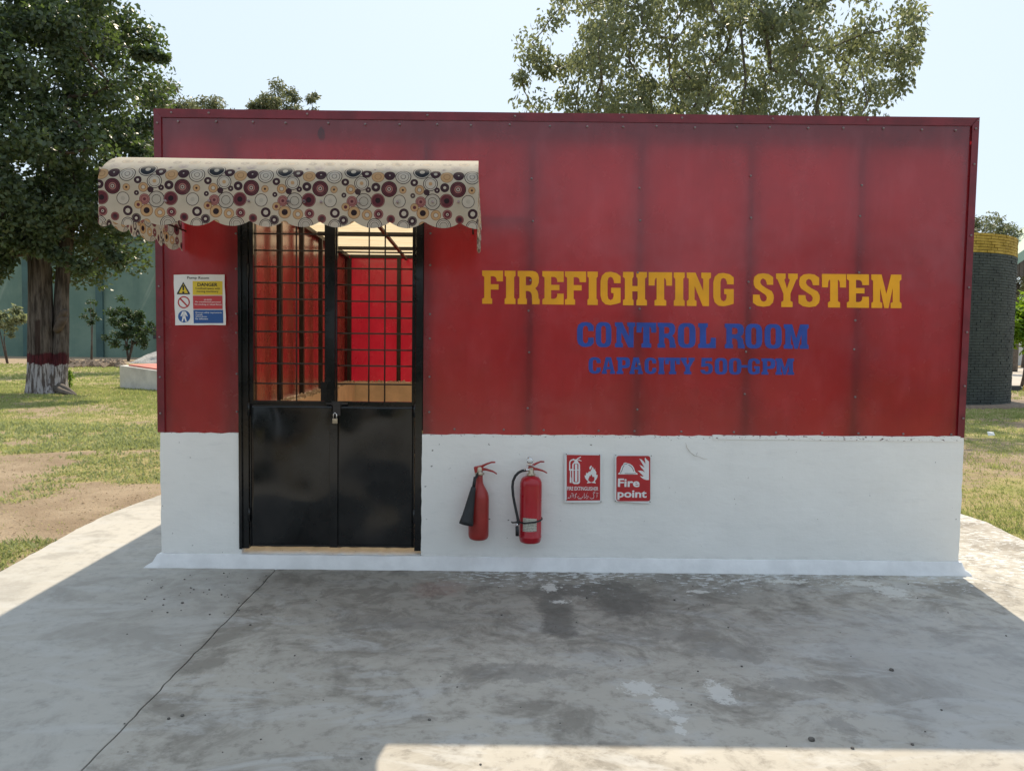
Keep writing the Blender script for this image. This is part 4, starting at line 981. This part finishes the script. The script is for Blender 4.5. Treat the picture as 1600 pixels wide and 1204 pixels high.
pl3([[(318, 287), (409, 454), (237, 454)]], SYEL, 1)
pl3([[(300, 312), (338, 312), (330, 405), (308, 405)], [(300, 425), (338, 425), (338, 456), (300, 456)]], SBLACK, 2)
circ = lambda cx_, cy_, r_, n=28: [(cx_ + r_ * math.cos(2 * math.pi * k / n), cy_ + r_ * math.sin(2 * math.pi * k / n)) for k in range(n)]
pl3([circ(328, 628, 114), circ(328, 628, 92)], SRED, 1)
pl3([[(248, 568), (268, 548), (402, 688), (382, 706)]], SRED, 1)
pl3([circ(334, 895, 114)], SBLUE, 1)
pl3([[(318, 795), (345, 795), (372, 815), (388, 850), (402, 890), (388, 896), (362, 850), (360, 900), (375, 950), (388, 992), (362, 996), (334, 915), (310, 992), (286, 990), (300, 940), (308, 850), (282, 895), (266, 888), (285, 835), (298, 808)]], SWHITE, 2)
pl3([[(330, 800), (336, 800), (336, 905), (330, 905)]], SBLUE, 3)
def t7(s, x0, x1, yt_, yb, mat, bold=.0): text_in(s, c7(x0, 0).x, c7(x1, 0).x, c7(600, yb).z, c7(600, yt_).z, YP - .0011, mat, s3, bold, .0004)
t7('Pump Room', 390, 800, 146, 205, SBLACK, .01); t7('DANGER', 582, 962, 262, 328, SBLACK, .03)
t7('Confined space with', 545, 1005, 345, 396, SBLACK, .012); t7('moving machinery', 568, 975, 402, 452, SBLACK, .012)
t7('NO ENTRY', 705, 855, 566, 594, SWHITE, .01); t7('No unauthorised personnel', 540, 1015, 606, 640, SWHITE, .01); t7('No smoking or naked flames', 530, 1035, 652, 688, SWHITE, .01)
t7('Minimum safety requirements', 540, 1035, 806, 838, SWHITE, .01); t7('Overalls', 542, 675, 846, 874, SWHITE, .01); t7('Safety gloves', 542, 758, 884, 914, SWHITE, .01); t7('Ear defenders', 542, 778, 922, 952, SWHITE, .01)

# little black stones and crumbs lying on the slabs
mb = MB()
for i in range(90):
    px, py = random.uniform(20, 1580), random.uniform(905, 1200); s = random.choice([.003, .003, .004, .005, .007])
    if i < 40: px, py = random.uniform(220, 420), random.uniform(895, 960); s = random.choice([.003, .004, .006])
    q = onZ(px, py); mb.lathe((q.x, q.y, 0), [(s * .6, -.001), (s, s * .3), (s * .8, s * .8), (s * .3, s)], 6)
for px, py, s in ((1393, 1047, .011), (1268, 1156, .013), (1332, 1169, .007), (1159, 1041, .006), (1572, 993, .005), (285, 942, .009), (285, 1118, .008), (917, 934, .008)):
    q = onZ(px, py); mb.lathe((q.x, q.y, 0), [(s * .7, -.001), (s, s * .3), (s * .8, s * .8), (s * .3, s)], 7)
tag(mb.build('loose_stones', STONE), 'scattered black stones and crumbs on the concrete', kind='stuff')
# ------------------------------------------------------------------ trees
def leaf_cloud(name, blobs, per, size, mat, parent, seed=1, droop=0.3, slim=.42, flat=.8, spread=.55):
    """blobs: (x,y,z,r). Every leaf is a folded four-cornered blade of its own"""
    r = np.random.default_rng(seed); B = np.array(blobs); n = len(B) * per
    idx = np.repeat(np.arange(len(B)), per); c = B[idx, :3]; rad = B[idx, 3]
    d = r.normal(size=(n, 3)); d /= np.linalg.norm(d, axis=1)[:, None]
    rr = rad * r.random(n) ** spread; p = c + d * rr[:, None] * np.array([1, 1, flat])
    ax = r.normal(size=(n, 3)); ax[:, 2] = ax[:, 2] * .6 - droop * 2.2; ax /= np.linalg.norm(ax, axis=1)[:, None]
    w = np.cross(ax, r.normal(size=(n, 3)) + np.array([0, 0, .8])); w /= np.linalg.norm(w, axis=1)[:, None]
    nn = np.cross(ax, w); L = size * (.65 + .7 * r.random(n))[:, None]; W = L * slim
    v0 = p; v1 = p + ax * L * .5 + w * W * .5 + nn * L * .06; v2 = p + ax * L; v3 = p + ax * L * .5 - w * W * .5 + nn * L * .06
    V = np.stack([v0, v1, v2, v3], 1).reshape(-1, 3); I = np.arange(n) * 4
    F = np.concatenate([np.stack([I, I + 1, I + 2], 1), np.stack([I, I + 2, I + 3], 1)])
    bt = r.random(len(B))[idx] * .45; t = np.clip(bt + r.random(n) * .55, 0, 1)
    me = fast_mesh(name, V, F, {'tint': np.repeat(t, 4)}); return link(name, me, mat, parent)
def branches(name, start, blobs, r_tip, mat, parent, seed=2, nodes0=None, expo=2.2, maxr=.5, skip=1):
    """space-filling limbs: every blob centre is tied to the nearest limb point nearer the root"""
    r = random.Random(seed); nodes = [(Vector(p), None) for p in [start]]
    if nodes0:
        for i, p in enumerate(nodes0): nodes.append((Vector(p), len(nodes) - 1 if i else 0))
    base = Vector(start); order = sorted(range(len(blobs)), key=lambda i: (Vector(blobs[i][:3]) - base).length)
    for i in order[::skip]:
        p = Vector(blobs[i][:3]); best = min(range(len(nodes)), key=lambda k: (nodes[k][0] - p).length + .35 * abs((nodes[k][0] - base).length - 0) * 0 + (5 if nodes[k][0].z > p.z + .6 else 0))
        q = nodes[best][0]; m = q.lerp(p, .5) + Vector((r.uniform(-.12, .12), r.uniform(-.12, .12), -.10 * (p - q).length)) ; m.z += .04 * (p - q).length
        nodes.append((m, best)); nodes.append((p, len(nodes) - 1))
    load = [0.0] * len(nodes); kids = [0] * len(nodes)
    for k in range(len(nodes) - 1, -1, -1):
        if load[k] == 0: load[k] = r_tip ** expo
        if nodes[k][1] is not None: load[nodes[k][1]] += load[k]
    mb = MB()
    for k in range(1, len(nodes)):
        par = nodes[k][1]; ra = min(maxr, load[par] ** (1 / expo)); rb = min(maxr, load[k] ** (1 / expo))
        ra = min(ra, rb * 1.35); mb.tube([nodes[par][0], nodes[k][0]], [ra, rb], 6 if rb < .08 else 10, cap=False)
    return mb.build(name, mat, parent)
def crown_blobs(n, centre, radii, rmin, rmax, seed, keep=lambda x, y, z: True, gap=.5, inner=.35):
    r = random.Random(seed); out = []; tries = 0
    while len(out) < n and tries < 60000:
        tries += 1; d = Vector((r.gauss(0, 1), r.gauss(0, 1), r.gauss(0, 1))).normalized(); k = (inner + (1 - inner) * r.random()) ** .6
        p = (centre[0] + d.x * radii[0] * k, centre[1] + d.y * radii[1] * k, centre[2] + d.z * radii[2] * k); R_ = r.uniform(rmin, rmax)
        if not keep(*p): continue
        if any((p[0] - o[0]) ** 2 + (p[1] - o[1]) ** 2 + (p[2] - o[2]) ** 2 < (gap * (R_ + o[3]) * .5) ** 2 for o in out): continue
        out.append((*p, R_))
    return out
# furrowed twin trunk of the near left tree
t1 = tag(empty('shade_tree', (-12.4, 17.1, 0)), 'big dense tree on the left lawn, trunk limewashed with a maroon band', 'tree')
def furrowed(mb, pts, rad, n=56, flare=.0, seed=0):
    vs = []; fs = []; r_ = np.random.default_rng(seed)
    for i in range(len(pts)):
        p = Vector(pts[i])
        for k in range(n):
            th = 2 * math.pi * k / n
            rid = fbm(np.array([k * .55 + seed * 9]), np.array([p.z * .9]), 3)[0]; rid2 = fbm(np.array([k * .2 + seed]), np.array([p.z * .5 + 4]), 2)[0]
            lobes = flare * math.exp(-p.z * 3.2) * (1 + .6 * math.sin(th * 5 + seed))
            rr = rad[i] * (1 + .16 * (rid - .5) + .22 * (rid2 - .5)) + lobes * rad[i]
            vs.append((p.x + rr * math.cos(th), p.y + rr * math.sin(th), p.z))
    for i in range(len(pts) - 1):
        for k in range(n): k2 = (k + 1) % n; fs.append((i * n + k, i * n + k2, (i + 1) * n + k2, (i + 1) * n + k))
    mb.add(vs, fs, True)
mb = MB(); N_ = 46
zz = [-.15 + 5.2 * i / N_ for i in range(N_ + 1)]
furrowed(mb, [(-12.50 + .0 * z - .02 * max(0, z - 2.5), 17.1, z) for z in zz], [.37 - .022 * z + .03 * math.exp(-z) for z in zz], flare=.07, seed=1)
furrowed(mb, [(-12.13 + .06 * z + .05 * math.sin(z * 1.4), 17.12 + .06 * z, z) for z in zz], [.22 - .010 * z + .06 * math.exp(-z * 1.3) for z in zz], flare=.2, seed=4)
mb.build('trunk', BARKP, t1)
mb = MB()
for (c, d, s) in (((-11.86, 16.93, 1.95), (.16, -.08, .2), .13), ((-11.8, 16.9, 2.18), (.16, -.1, .16), .11)):
    c = Vector(c); d = Vector(d); mb.tube([c - d, c - d * .4, c + d * .5, c + d], [s * .8, s, s * .95, s * .6], 9)
mb.build('burl', BARK, t1)
mb = MB(); mb.tube([(-12.0, 16.9, .12), (-11.75, 16.7, .06), (-11.4, 16.5, .0), (-11.1, 16.35, -.06)], [.10, .085, .06, .03], 8); mb.tube([(-11.95, 16.95, .2), (-11.7, 16.85, .13), (-11.45, 16.75, .0), (-11.3, 16.7, -.08)], [.09, .08, .06, .03], 8)
mb.build('root', BARKG, t1)
def keepL(x, y, z):
    # open underneath round the trunk, drooping skirt to the right at the back and sides
    if z < 3.25: return False
    if x > -9.85 and z > 6.3: return False
    if z < 4.2 and abs(x + 12.4) < 1.9 and y < 17.6 and x > -13.3: return False
    return True
Bl = crown_blobs(300, (-12.9, 17.2, 7.9), (4.1, 4.0, 5.6), .50, .85, 21, keepL, .62, .22)
Bl += [(-9.15, 17.0, 9.55, .25), (-8.9, 17.0, 9.45, .16), (-9.5, 17, 9.6, .3), (-9.4, 16.6, 11.4, .35), (-9.2, 16.6, 11.7, .22), (-10.3, 16.4, 4.1, .45), (-10.0, 16.5, 3.75, .35), (-9.85, 16.4, 4.6, .4), (-10.9, 16.3, 3.5, .35), (-13.2, 16.2, 3.5, .45), (-13.6, 16.4, 3.2, .35), (-12.9, 16.0, 3.7, .4), (-9.3, 17, 5.3, .5), (-9.0, 17.5, 4.8, .45), (-9.2, 17.2, 6.2, .5), (-9.6, 17.0, 6.9, .4), (-8.9, 17.6, 5.6, .4), (-12.9, 15.8, 3.95, .45), (-12.3, 15.7, 4.05, .45), (-11.7, 15.8, 4.0, .4), (-13.3, 16.0, 3.6, .35), (-11.3, 15.9, 3.8, .35), (-12.5, 16.0, 4.5, .6), (-12.2, 15.6, 4.3, .5), (-11.4, 15.5, 4.4, .5), (-10.8, 15.7, 5.0, .6)]
leaf_cloud('crown', Bl, 300, .15, LEAF_L, t1, 5, .25, .62, .8, .5)
branches('branch', (-12.5, 17.1, 4.2), Bl, .018, BARK, t1, 3, [(-12.55, 17.1, 5.2), (-12.2, 17.0, 6.3), (-12.0, 17.0, 7.4), (-12.3, 17.1, 8.8), (-12.4, 17.0, 10.2)], 2.3, .26, 2)

# the airy tree behind the pump room
t2 = tag(empty('shade_tree', (7.9, 19.4, 0)), 'airy olive leaved tree rising behind the pump room roof', 'tree')
def keepM(x, y, z):
    if z > 15.2: return False
    if x > 9.6 and z > 11.2 and x - 9.6 > (13.5 - z) * .9: return False
    if 9.2 < x < 10.6 and 9.2 < z < 10.0: return False
    if 10.6 < x < 12.2 and 9.7 < z < 10.2: return False
    return True
Bm = crown_blobs(290, (7.3, 19, 10.3), (6.0, 4.2, 5.0), .35, .85, 33, keepM, .66, .2)
Bm += [(12.2, 18.8, 10.3, .55), (12.6, 18.8, 10.7, .5), (13.0, 18.8, 10.4, .45), (12.8, 18.8, 9.6, .4), (12.4, 18.8, 9.3, .5), (13.2, 18.8, 11.0, .3), (11.6, 18.6, 12.2, .4), (1.6, 19, 10.2, .5), (1.3, 19, 9.7, .3), (2.2, 19, 11.5, .5)]
leaf_cloud('crown', Bm, 160, .165, LEAF_M, t2, 6, .55, .50, .85, .42)
branches('branch', (7.95, 19.3, 4.5), Bm, .016, BARKG, t2, 5, [(8.0, 19.3, 6.5), (8.1, 19.2, 8.3), (8.2, 19.1, 9.6), (8.0, 19, 11.0), (7.8, 19, 12.6)], 2.15, .24, 1)
MB().tube([(7.8, 19.4, -.2), (7.85, 19.4, 1.0), (7.95, 19.35, 2.8), (7.95, 19.3, 4.6)], [.42, .34, .30, .26], 16).build('trunk', BARKG, t2)

def tree(label, x, y, h, cz, radii, nb, rb, per, leaf, lm, seed, group=None, bark=BARKG, droop=.3, slim=.4, gap=.7, name='background_tree', spread=.5, keep=lambda x, y, z: True):
    t = tag(empty(name, (x, y, 0)), label, 'tree', group)
    B = crown_blobs(nb, (x, y, cz), radii, rb[0], rb[1], seed, keep, gap, .25)
    leaf_cloud('crown', B, per, leaf, lm, t, seed, droop, slim, .85, spread)
    branches('branch', (x, y, cz - radii[2] * .75), B, .02, bark, t, seed, None, 2.2, .2, 2)
    MB().tube([(x, y, -.2), (x + .1, y, (cz - radii[2] * .6) * .5), (x, y, cz - radii[2] * .55)], [.3, .22, .16], 10).build('trunk', bark, t)
    return t
G1 = 'grey-green trees showing over the roof'
def at(px, Y): return (px - PX0) / FPX * (Y + DIST)
tree('small round topped grey-green crown over the roof above the awning', at(430, 38), 38, 0, 13.65, (1.75, 1.6, 2.0), 60, (.35, .6), 230, .20, LEAF_F, 41, G1)
tree('sparse twig-like grey-green crown to the right of the round one over the roof', at(487, 38), 38, 0, 12.9, (1.4, 1.2, 2.5), 30, (.25, .45), 150, .20, LEAF_F, 42, G1, gap=.9)
tree('low grey-green crown over the roof beside the upper left corner', at(318, 40), 40, 0, 13.5, (2.8, 1.6, 2.35), 75, (.35, .6), 150, .20, LEAF_F, 43, G1, gap=.9)
tree('grey-green crown half hidden between the big left tree and the roof corner', at(262, 36), 36, 0, 12.5, (1.7, 1.5, 2.7), 50, (.35, .6), 200, .20, LEAF_F, 44, G1)
tree('sparse thin tree top above the yellow rim of the brick tank', at(1525, 48), 48, 0, 9.0, (2.4, 1.5, 1.75), 45, (.3, .6), 110, .22, LEAF_F, 45, None, gap=.9)
tree('sparse tree top between brick tank and green shed eave', at(1582, 50), 50, 0, 7.4, (1.5, 1.5, 2.0), 30, (.3, .6), 110, .22, LEAF_F, 46, None, gap=.9)
tree('dark tree under the green shed eave at the right edge', at(1600, 66), 66, 0, 5.2, (4.0, 2.0, 2.8), 70, (.6, 1.0), 200, .28, LEAF_D, 47, None)

# small plants on the left lawn and by the green wall
def shrub(name, label, x, y, h, radii, nb, rb, per, leaf, lm, seed, stems, cat='shrub', group=None, z0=None):
    t = tag(empty(name, (x, y, 0)), label, cat, group)
    B = crown_blobs(nb, (x, y, h - radii[2]), radii, rb[0], rb[1], seed, lambda *a: True, .6, .1)
    leaf_cloud('foliage', B, per, leaf, lm, t, seed, .1, .5, .8)
    mb = MB(); r = random.Random(seed)
    for k in range(stems):
        b = r.choice(B); mb.tube([(x + r.uniform(-.05, .05), y, -.08), (x * .6 + b[0] * .4, y, (h - radii[2]) * .5), (b[0], b[1], b[2])], [.03 * h ** .5, .02 * h ** .5, .008], 6)
    mb.build('stem', BARK, t); return t
shrub('shrub', 'broad dark shrub standing before the green wall, left of the pump room', at(200, 55), 55, 4.9, (1.9, 1.2, 2.1), 52, (.22, .5), 95, .22, LEAF_D, 51, 9)
shrub('sapling', 'thin wispy sapling on the lawn before the green wall right of the trunk', at(143, 50), 50, 4.5, (.6, .4, 1.0), 12, (.12, .35), 45, .18, LEAF_D, 52, 2, 'sapling')
shrub('sapling', 'feathery young palm-like sapling on the lawn left of the trunk', at(11, 45), 45, 3.9, (1.35, .9, 1.1), 24, (.18, .4), 60, .26, LEAF_M, 53, 2, 'sapling')
shrub('weed', 'small green weed beside the limewashed trunk', at(107, 18.5), 18.5, .62, (.13, .12, .25), 9, (.06, .1), 30, .08, LEAF_B, 54, 3, 'plant')
shrub('young_tree', 'bright yellow-green young tree by the road at the right edge', at(1597, 27), 27, 3.9, (1.15, 1.0, 1.25), 46, (.2, .42), 130, .20, LEAF_B, 48, 3, 'tree')
# ------------------------------------------------------------------ green warehouse far left
wy = 68.0; wx = [at(p, wy) for p in (-420, -195, -80, 42, 156, 250, 340, 420)]
wh = tag(empty('warehouse', (wx[4], wy, 0)), 'tall green painted warehouse wall with pilasters behind the left lawn', 'building')
H_ = 11.0
for a, b in zip(wx[:-1], wx[1:]): MB().box(a + .02, b - .02, wy + .25, wy + .75, -.3, H_).build('wall_panel', GREENW, wh)
for p in wx: MB().box(p - .32, p + .32, wy - .05, wy + .8, -.3, H_ + .05).build('pilaster', GREEND, wh)
MB().box(wx[0], wx[-1], wy - .12, wy + .9, H_ + .06, H_ + .45).build('eave', GREEND, wh)
MB().box(wx[0], wx[-1], wy + .25, wy + 26, H_ + .46, H_ + .55).build('roof', PGREEN, wh)
eb = tag(empty('cabinet', (at(244, 67), 67, 2.6)), 'dark box fixed low on the green wall beside the pump room corner', 'cabinet')
MB().box(at(237, 67), at(252, 67), 67.3, 67.9, 1.75, 2.95).build('housing', BLACKF, eb, .02); MB().box(at(238.5, 67), at(251, 67), 67.27, 67.295, 1.85, 2.85).build('door', STEEL, eb, .01)
# concrete chamber with red top
ch = tag(empty('concrete_chamber', (-10.6, 20, 0)), 'low white chamber with sloping red top on the lawn beside the pump room', 'chamber')
A = onZ(187, 604); B_ = onZ(250, 608.5); d = (B_ - A).normalized(); pback = Vector((-d.y, d.x, 0))
zA, zB = .70, .56; Lx = 3.6; Ly = 3.4
def cbox(mb, u0, u1, v0, v1, zf, z00=-.1):
    c = [A + d * u + pback * v for u, v in ((u0, v0), (u1, v0), (u1, v1), (u0, v1))]
    vs = [(q.x, q.y, z00 if not callable(z00) else z00(u)) for q, u in zip(c, (u0, u1, u1, u0))] + [(q.x, q.y, zf(u, v)) for q, u, v in zip(c, (u0, u1, u1, u0), (v0, v0, v1, v1))]
    mb.add(vs, [(3, 2, 1, 0), (4, 5, 6, 7), (0, 1, 5, 4), (1, 2, 6, 5), (2, 3, 7, 6), (3, 0, 4, 7)])
slope = lambda u, v=0: zA + (zB - zA) * u / 1.35 * .55 + .10 * max(v, 0) * 0 + .06 * v / 3.4
m_ = MB(); cbox(m_, 0, Lx, 0, Ly, lambda u, v: slope(u, v)); m_.build('wall', LIMEW, ch, .02)
m_ = MB(); cbox(m_, .32, Lx - .1, .12, Ly - .15, lambda u, v: slope(u, v) + .05, lambda u: slope(u) - .02); m_.build('lid', REDTOP, ch, .01)
# heaps and rubble
def heap(name, label, x, y, rx, h, mat, seed):
    vs = []; fs = []; n = 28; m = 12
    for j in range(m + 1):
        for i in range(n):
            t = 2 * math.pi * i / n; k = j / m; w = 1 + .35 * (fbm(np.array([math.cos(t) * 2 + seed]), np.array([math.sin(t) * 2 + j * .3]), 3)[0] - .5)
            vs.append((x + rx * (1 - k) * w * math.cos(t), y + rx * .7 * (1 - k) * w * math.sin(t), -.1 + h * (k ** .85) * (.9 + .2 * w)))
    for j in range(m):
        for i in range(n): i2 = (i + 1) % n; fs.append((j * n + i, j * n + i2, (j + 1) * n + i2, (j + 1) * n + i))
    mb = MB(); mb.add(vs, fs, True); o = mb.build(name, mat); tag(o, label, 'heap'); return o
heap('gravel_heap', 'low grey gravel heap before the green wall by the pump room corner', at(246, 50), 50, 2.0, .85, GRAVEL, 2)
mb = MB()
for i in range(160):
    px = random.uniform(103, 190); q = onZ(px, random.uniform(566, 573)); s = random.uniform(.05, .17)
    a = Vector((random.gauss(0, 1), random.gauss(0, 1), random.gauss(0, 1))).normalized(); b = a.orthogonal().normalized(); c = a.cross(b)
    mb.obox((q.x, q.y, .02), a * s * 1.6, b * s, c * s * .7)
tag(mb.build('rubble', RUBM), 'clods and broken stones on the sandy strip', kind='stuff')
lt = MB(); q = onZ(1549, 678); lt.add([(q.x - .055, q.y, -.03), (q.x + .05, q.y - .02, -.02), (q.x + .06, q.y + .03, .035), (q.x - .045, q.y + .05, .04), (q.x, q.y + .01, .02)], [(0, 1, 4), (1, 2, 4), (2, 3, 4), (3, 0, 4)])
tag(lt.build('litter', PAPER), 'scrap of white paper lying in the grass on the right', 'litter')
# ------------------------------------------------------------------ brick tank
TC = Vector((12.65, 18.45)); TR = 3.05; TH = 4.58
tk = tag(empty('water_tank', (TC.x, TC.y, 0)), 'round tank of black painted brick with a yellow rim', 'tank')
MB().lathe((TC.x, TC.y, 0), [(TR - .03, -.1), (TR - .03, TH - .02), (TR - .25, TH), (TR - .25, TH - .5), (0.05, TH - .5)], 96).build('mortar_core', TBLACK, tk)
def courses(name, k0, k1, hc, mat, seed):
    r = np.random.default_rng(seed); nb = 76; vs = []; fs = []
    for k in range(k0, k1):
        for i in range(nb):
            t0 = 2 * math.pi * (i + .5 * (k % 2) + .025) / nb; t1 = 2 * math.pi * (i + .5 * (k % 2) + .975) / nb
            if math.cos((t0 + t1) / 2) * .55 + math.sin((t0 + t1) / 2) * .83 > .35: continue
            ro = TR + r.normal() * .004; ri = TR - .06; z0 = k * hc + .006; z1 = (k + 1) * hc - .006; tl_ = r.normal() * .002; n = len(vs)
            for z in (z0, z1):
                for (t, rr) in ((t0, ri), (t1, ri), (t1, ro + tl_), (t0, ro)): vs.append((TC.x + rr * math.cos(t), TC.y + rr * math.sin(t), z))
            fs += [(n, n + 1, n + 2, n + 3)[::-1], (n + 4, n + 5, n + 6, n + 7), (n + 2, n + 3, n + 7, n + 6), (n + 1, n + 2, n + 6, n + 5), (n + 3, n, n + 4, n + 7)]
    mb = MB(); mb.add(vs, fs); return tag(mb.build(name, mat, tk), kind='stuff')
hc = TH / 62
courses('brick_courses', 0, 55, hc, TBLACK, 1); courses('painted_rim_courses', 55, 62, hc, TYEL, 2)
MB().lathe((TC.x, TC.y, 0), [(TR + .65, -.12), (TR + .65, .0), (TR + .002, .02)], 64).build('footing', RUBM, tk)
# ------------------------------------------------------------------ right: green shed, wall, kerb
sh = tag(empty('open_shed', (at(1640, 44), 44, 0)), 'open shed with pale green roof edge at the right edge', 'shed')
x0 = at(1573, 44); x1 = x0 + 24
zl = onY(1577, 404, 44).z; zl2 = onY(1600, 387, 44).z; k = (zl2 - zl) / (at(1600, 44) - at(1577, 44)); za = zl - k * (at(1577, 44) - x0); zr = za + k * 12
def gab(name, y0, y1, off0, off1, mat):
    m_ = MB()
    for (xa, xb, z_a, z_b) in ((x0, x0 + 12, za, zr), (x0 + 12, x1, zr, za)):
        m_.add([(xa, y0, z_a + off0), (xb, y0, z_b + off0), (xb, y0, z_b + off1), (xa, y0, z_a + off1), (xa, y1, z_a + off0), (xb, y1, z_b + off0), (xb, y1, z_b + off1), (xa, y1, z_a + off1)], [(0, 1, 2, 3), (7, 6, 5, 4), (0, 4, 5, 1), (3, 2, 6, 7), (0, 3, 7, 4), (1, 5, 6, 2)])
    m_.build(name, mat, sh)
gab('roof', 44.05, 48, .10, .2, PGREEN); gab('fascia', 43.8, 44.0, -.42, .24, PGREEN)
zbot = onY(1590, 431, 44).z
m_ = MB()
for i in range(80):
    xa = x0 + .3 + i * .29; zt_ = min(za + k * (xa - x0), za + k * (x1 - xa)) - .1
    m_.box(xa, xa + .15, 44.10, 44.16, zbot, zt_); m_.box(xa + .15, xa + .29, 44.13, 44.19, zbot, zt_)
tag(m_.build('corrugated_sheeting', CORR, sh), kind='stuff')
for xx in (x0 + 6.5, x0 + 12, x0 + 18, x1 - .5):
    for yy in (44.6, 47.4): MB().box(xx - .12, xx + .12, yy, yy + .24, -.2, zbot + .4).build('post', PGREEN, sh)
ww = tag(empty('boundary_wall', (at(1600, 76), 76, 0)), 'white boundary wall beyond the road at the right edge', 'wall')
for i in range(8):
    a = at(1568, 76) + i * 4.05; MB().box(a, a + 3.6, 76.1, 76.3, -.3, 3.0).build('wall_panel', SHEDW, ww); MB().box(a - .42, a - .02, 76.0, 76.45, -.3, 3.3).build('pillar', SHEDW, ww)
k0 = onZ(1577, 611); 
for i in range(4):
    a = Vector((k0.x - .1 + i * .72, k0.y + 1.0, 0))
    o = MB().box(a.x, a.x + .55, a.y, a.y + .2, -.1, .16).build('kerb_stone', KYEL if i % 2 == 0 else KBLK, None, .03)
    tag(o, ('yellow kerb stone by the road, nearest to the brick tank', 'black kerb stone between two yellow ones by the road', 'yellow kerb stone by the road, second yellow one from the tank', 'black kerb stone farthest right in the row by the road')[i], 'kerb', 'kerb stones along the road')
# unseen foliage added behind the camera as a dark reflection for the gloss red sheets
r_ = random.Random(77); B = []
for i in range(330):
    a = -26 + 54 * r_.random(); top = 2.3 + 2.2 * fbm(np.array([a * .28]), np.array([.5]), 3)[0]
    B.append((a, -11.5 + r_.uniform(-.9, .9), r_.uniform(.3, top), r_.uniform(.45, .8)))
tag(leaf_cloud('unseen_hedge', B, 150, .24, LEAF_D, None, 78, .2, .7), 'unseen dark foliage added behind the camera to darken reflections', kind='stuff')
# ------------------------------------------------------------------ grass
def tufts(name, pts, hmin, hmax, blades, mat, seed, wide=.004, spread=.03):
    r = np.random.default_rng(seed); n = len(pts) * blades; base = np.repeat(pts, blades, 0)
    off = r.normal(size=(n, 2)) * spread; ang = r.random(n) * 2 * math.pi; h = hmin + (hmax - hmin) * r.random(n); lean = h * (.3 + .9 * r.random(n))
    dx, dy = np.cos(ang), np.sin(ang); bx = base[:, 0] + off[:, 0]; by = base[:, 1] + off[:, 1]; bz = np.full(n, -.055)
    sc = np.repeat(pts[:, 2], blades); w = wide * sc; h = h * (.6 + .4 * sc)
    v0 = np.stack([bx - dy * w, by + dx * w, bz], 1); v1 = np.stack([bx + dy * w, by - dx * w, bz], 1)
    v2 = np.stack([bx + dx * lean * .5 + dy * w * .8, by + dy * lean * .5 - dx * w * .8, bz + h * .7], 1); v3 = np.stack([bx + dx * lean, by + dy * lean, bz + h], 1)
    V = np.stack([v0, v1, v2, v3], 1).reshape(-1, 3); I = np.arange(n) * 4; F = np.concatenate([np.stack([I, I + 1, I + 2], 1), np.stack([I, I + 2, I + 3], 1)])
    t = np.clip(np.repeat(fbm(pts[:, 0] * .7, pts[:, 1] * .7, 4), blades) * 1.5 - .45 + r.normal(size=n) * .25, 0, 1)
    me = fast_mesh(name, V, F, {'tint': np.repeat(t, 4)}); return tag(link(name, me, mat), 'short dry green lawn grass on the soil', kind='stuff')
def scatter(n, xr, yr, seed, pw=1.0):
    r = np.random.default_rng(seed); y = yr[0] + (yr[1] - yr[0]) * r.random(n) ** pw; u = r.random(n)
    x = xr(y)[0] + (xr(y)[1] - xr(y)[0]) * u; g = grass_mask(x, y); k = r.random(n) < g * .9 + .03; x, y = x[k], y[k]
    bad = ((x > -3.16) & (x < 4.45) & (y < 9.3)) | ((x - TC.x) ** 2 + (y - TC.y) ** 2 < (TR + .7) ** 2) | ((x > 20) & (y > 27.5)) | (y > 60)
    x, y = x[~bad], y[~bad]; dist = np.sqrt(x ** 2 + (y + 5) ** 2); return np.stack([x, y, np.clip(dist / 9, 1, 5)], 1)
left = lambda y: (-(y + 5) * .66 - .8, np.minimum(-3.12, -(y + 5) * .36))
pl_ = np.concatenate([scatter(12000, left, (-1, 7), 1), scatter(13000, left, (7, 20), 2), scatter(9000, left, (20, 46), 3)])
right = lambda y: (np.maximum(4.42, (y + 5) * .56), (y + 5) * .76 + .8)
pr_ = np.concatenate([scatter(7000, right, (.3, 8), 4), scatter(7000, right, (8, 22), 5), scatter(4000, right, (22, 28), 6)])
tufts('lawn_grass', np.concatenate([pl_, pr_]), -.0 + .012, .042, 6, BLADE, 7, .0035, .035)
wp = scatter(5200, left, (-1, 9), 8); wp = wp[(grass_mask(wp[:, 0], wp[:, 1]) > .3)]
tufts('low_weeds', wp, .02, .06, 6, WEED, 9, .011, .04)

r_ = np.random.default_rng(91); n = 4200
u = r_.random(n); yy = -1 + 9 * u ** .8; xx = -3.14 - (yy + 6.5) * .62 * r_.random(n) ** 1.1
ang = r_.random(n) * 6.283; L = .006 + .016 * r_.random(n) ** 2; c_, s_ = np.cos(ang), np.sin(ang); W = L * .45
zq = np.where(xx > -3.1, .004, -.035) + .006 * r_.random(n)
v0 = np.stack([xx - c_ * L, yy - s_ * L, zq], 1); v2 = np.stack([xx + c_ * L, yy + s_ * L, zq + .006], 1)
v1 = np.stack([xx - s_ * W, yy + c_ * W, zq + .01 * r_.random(n)], 1); v3 = np.stack([xx + s_ * W, yy - c_ * W, zq + .012 * r_.random(n)], 1)
I = np.arange(n) * 4; F = np.concatenate([np.stack([I, I + 1, I + 2], 1), np.stack([I, I + 2, I + 3], 1)])
LF = mk_leaf('dry_leaf', (.14, .095, .055), (.36, .29, .17), (.2, .15, .06), .15, .7)
me = fast_mesh('fallen_leaves', np.stack([v0, v1, v2, v3], 1).reshape(-1, 3), F, {'tint': np.repeat(r_.random(n), 4)})
tag(link('fallen_leaves', me, LF), 'dry leaves and chips strewn on the bare soil', kind='stuff')
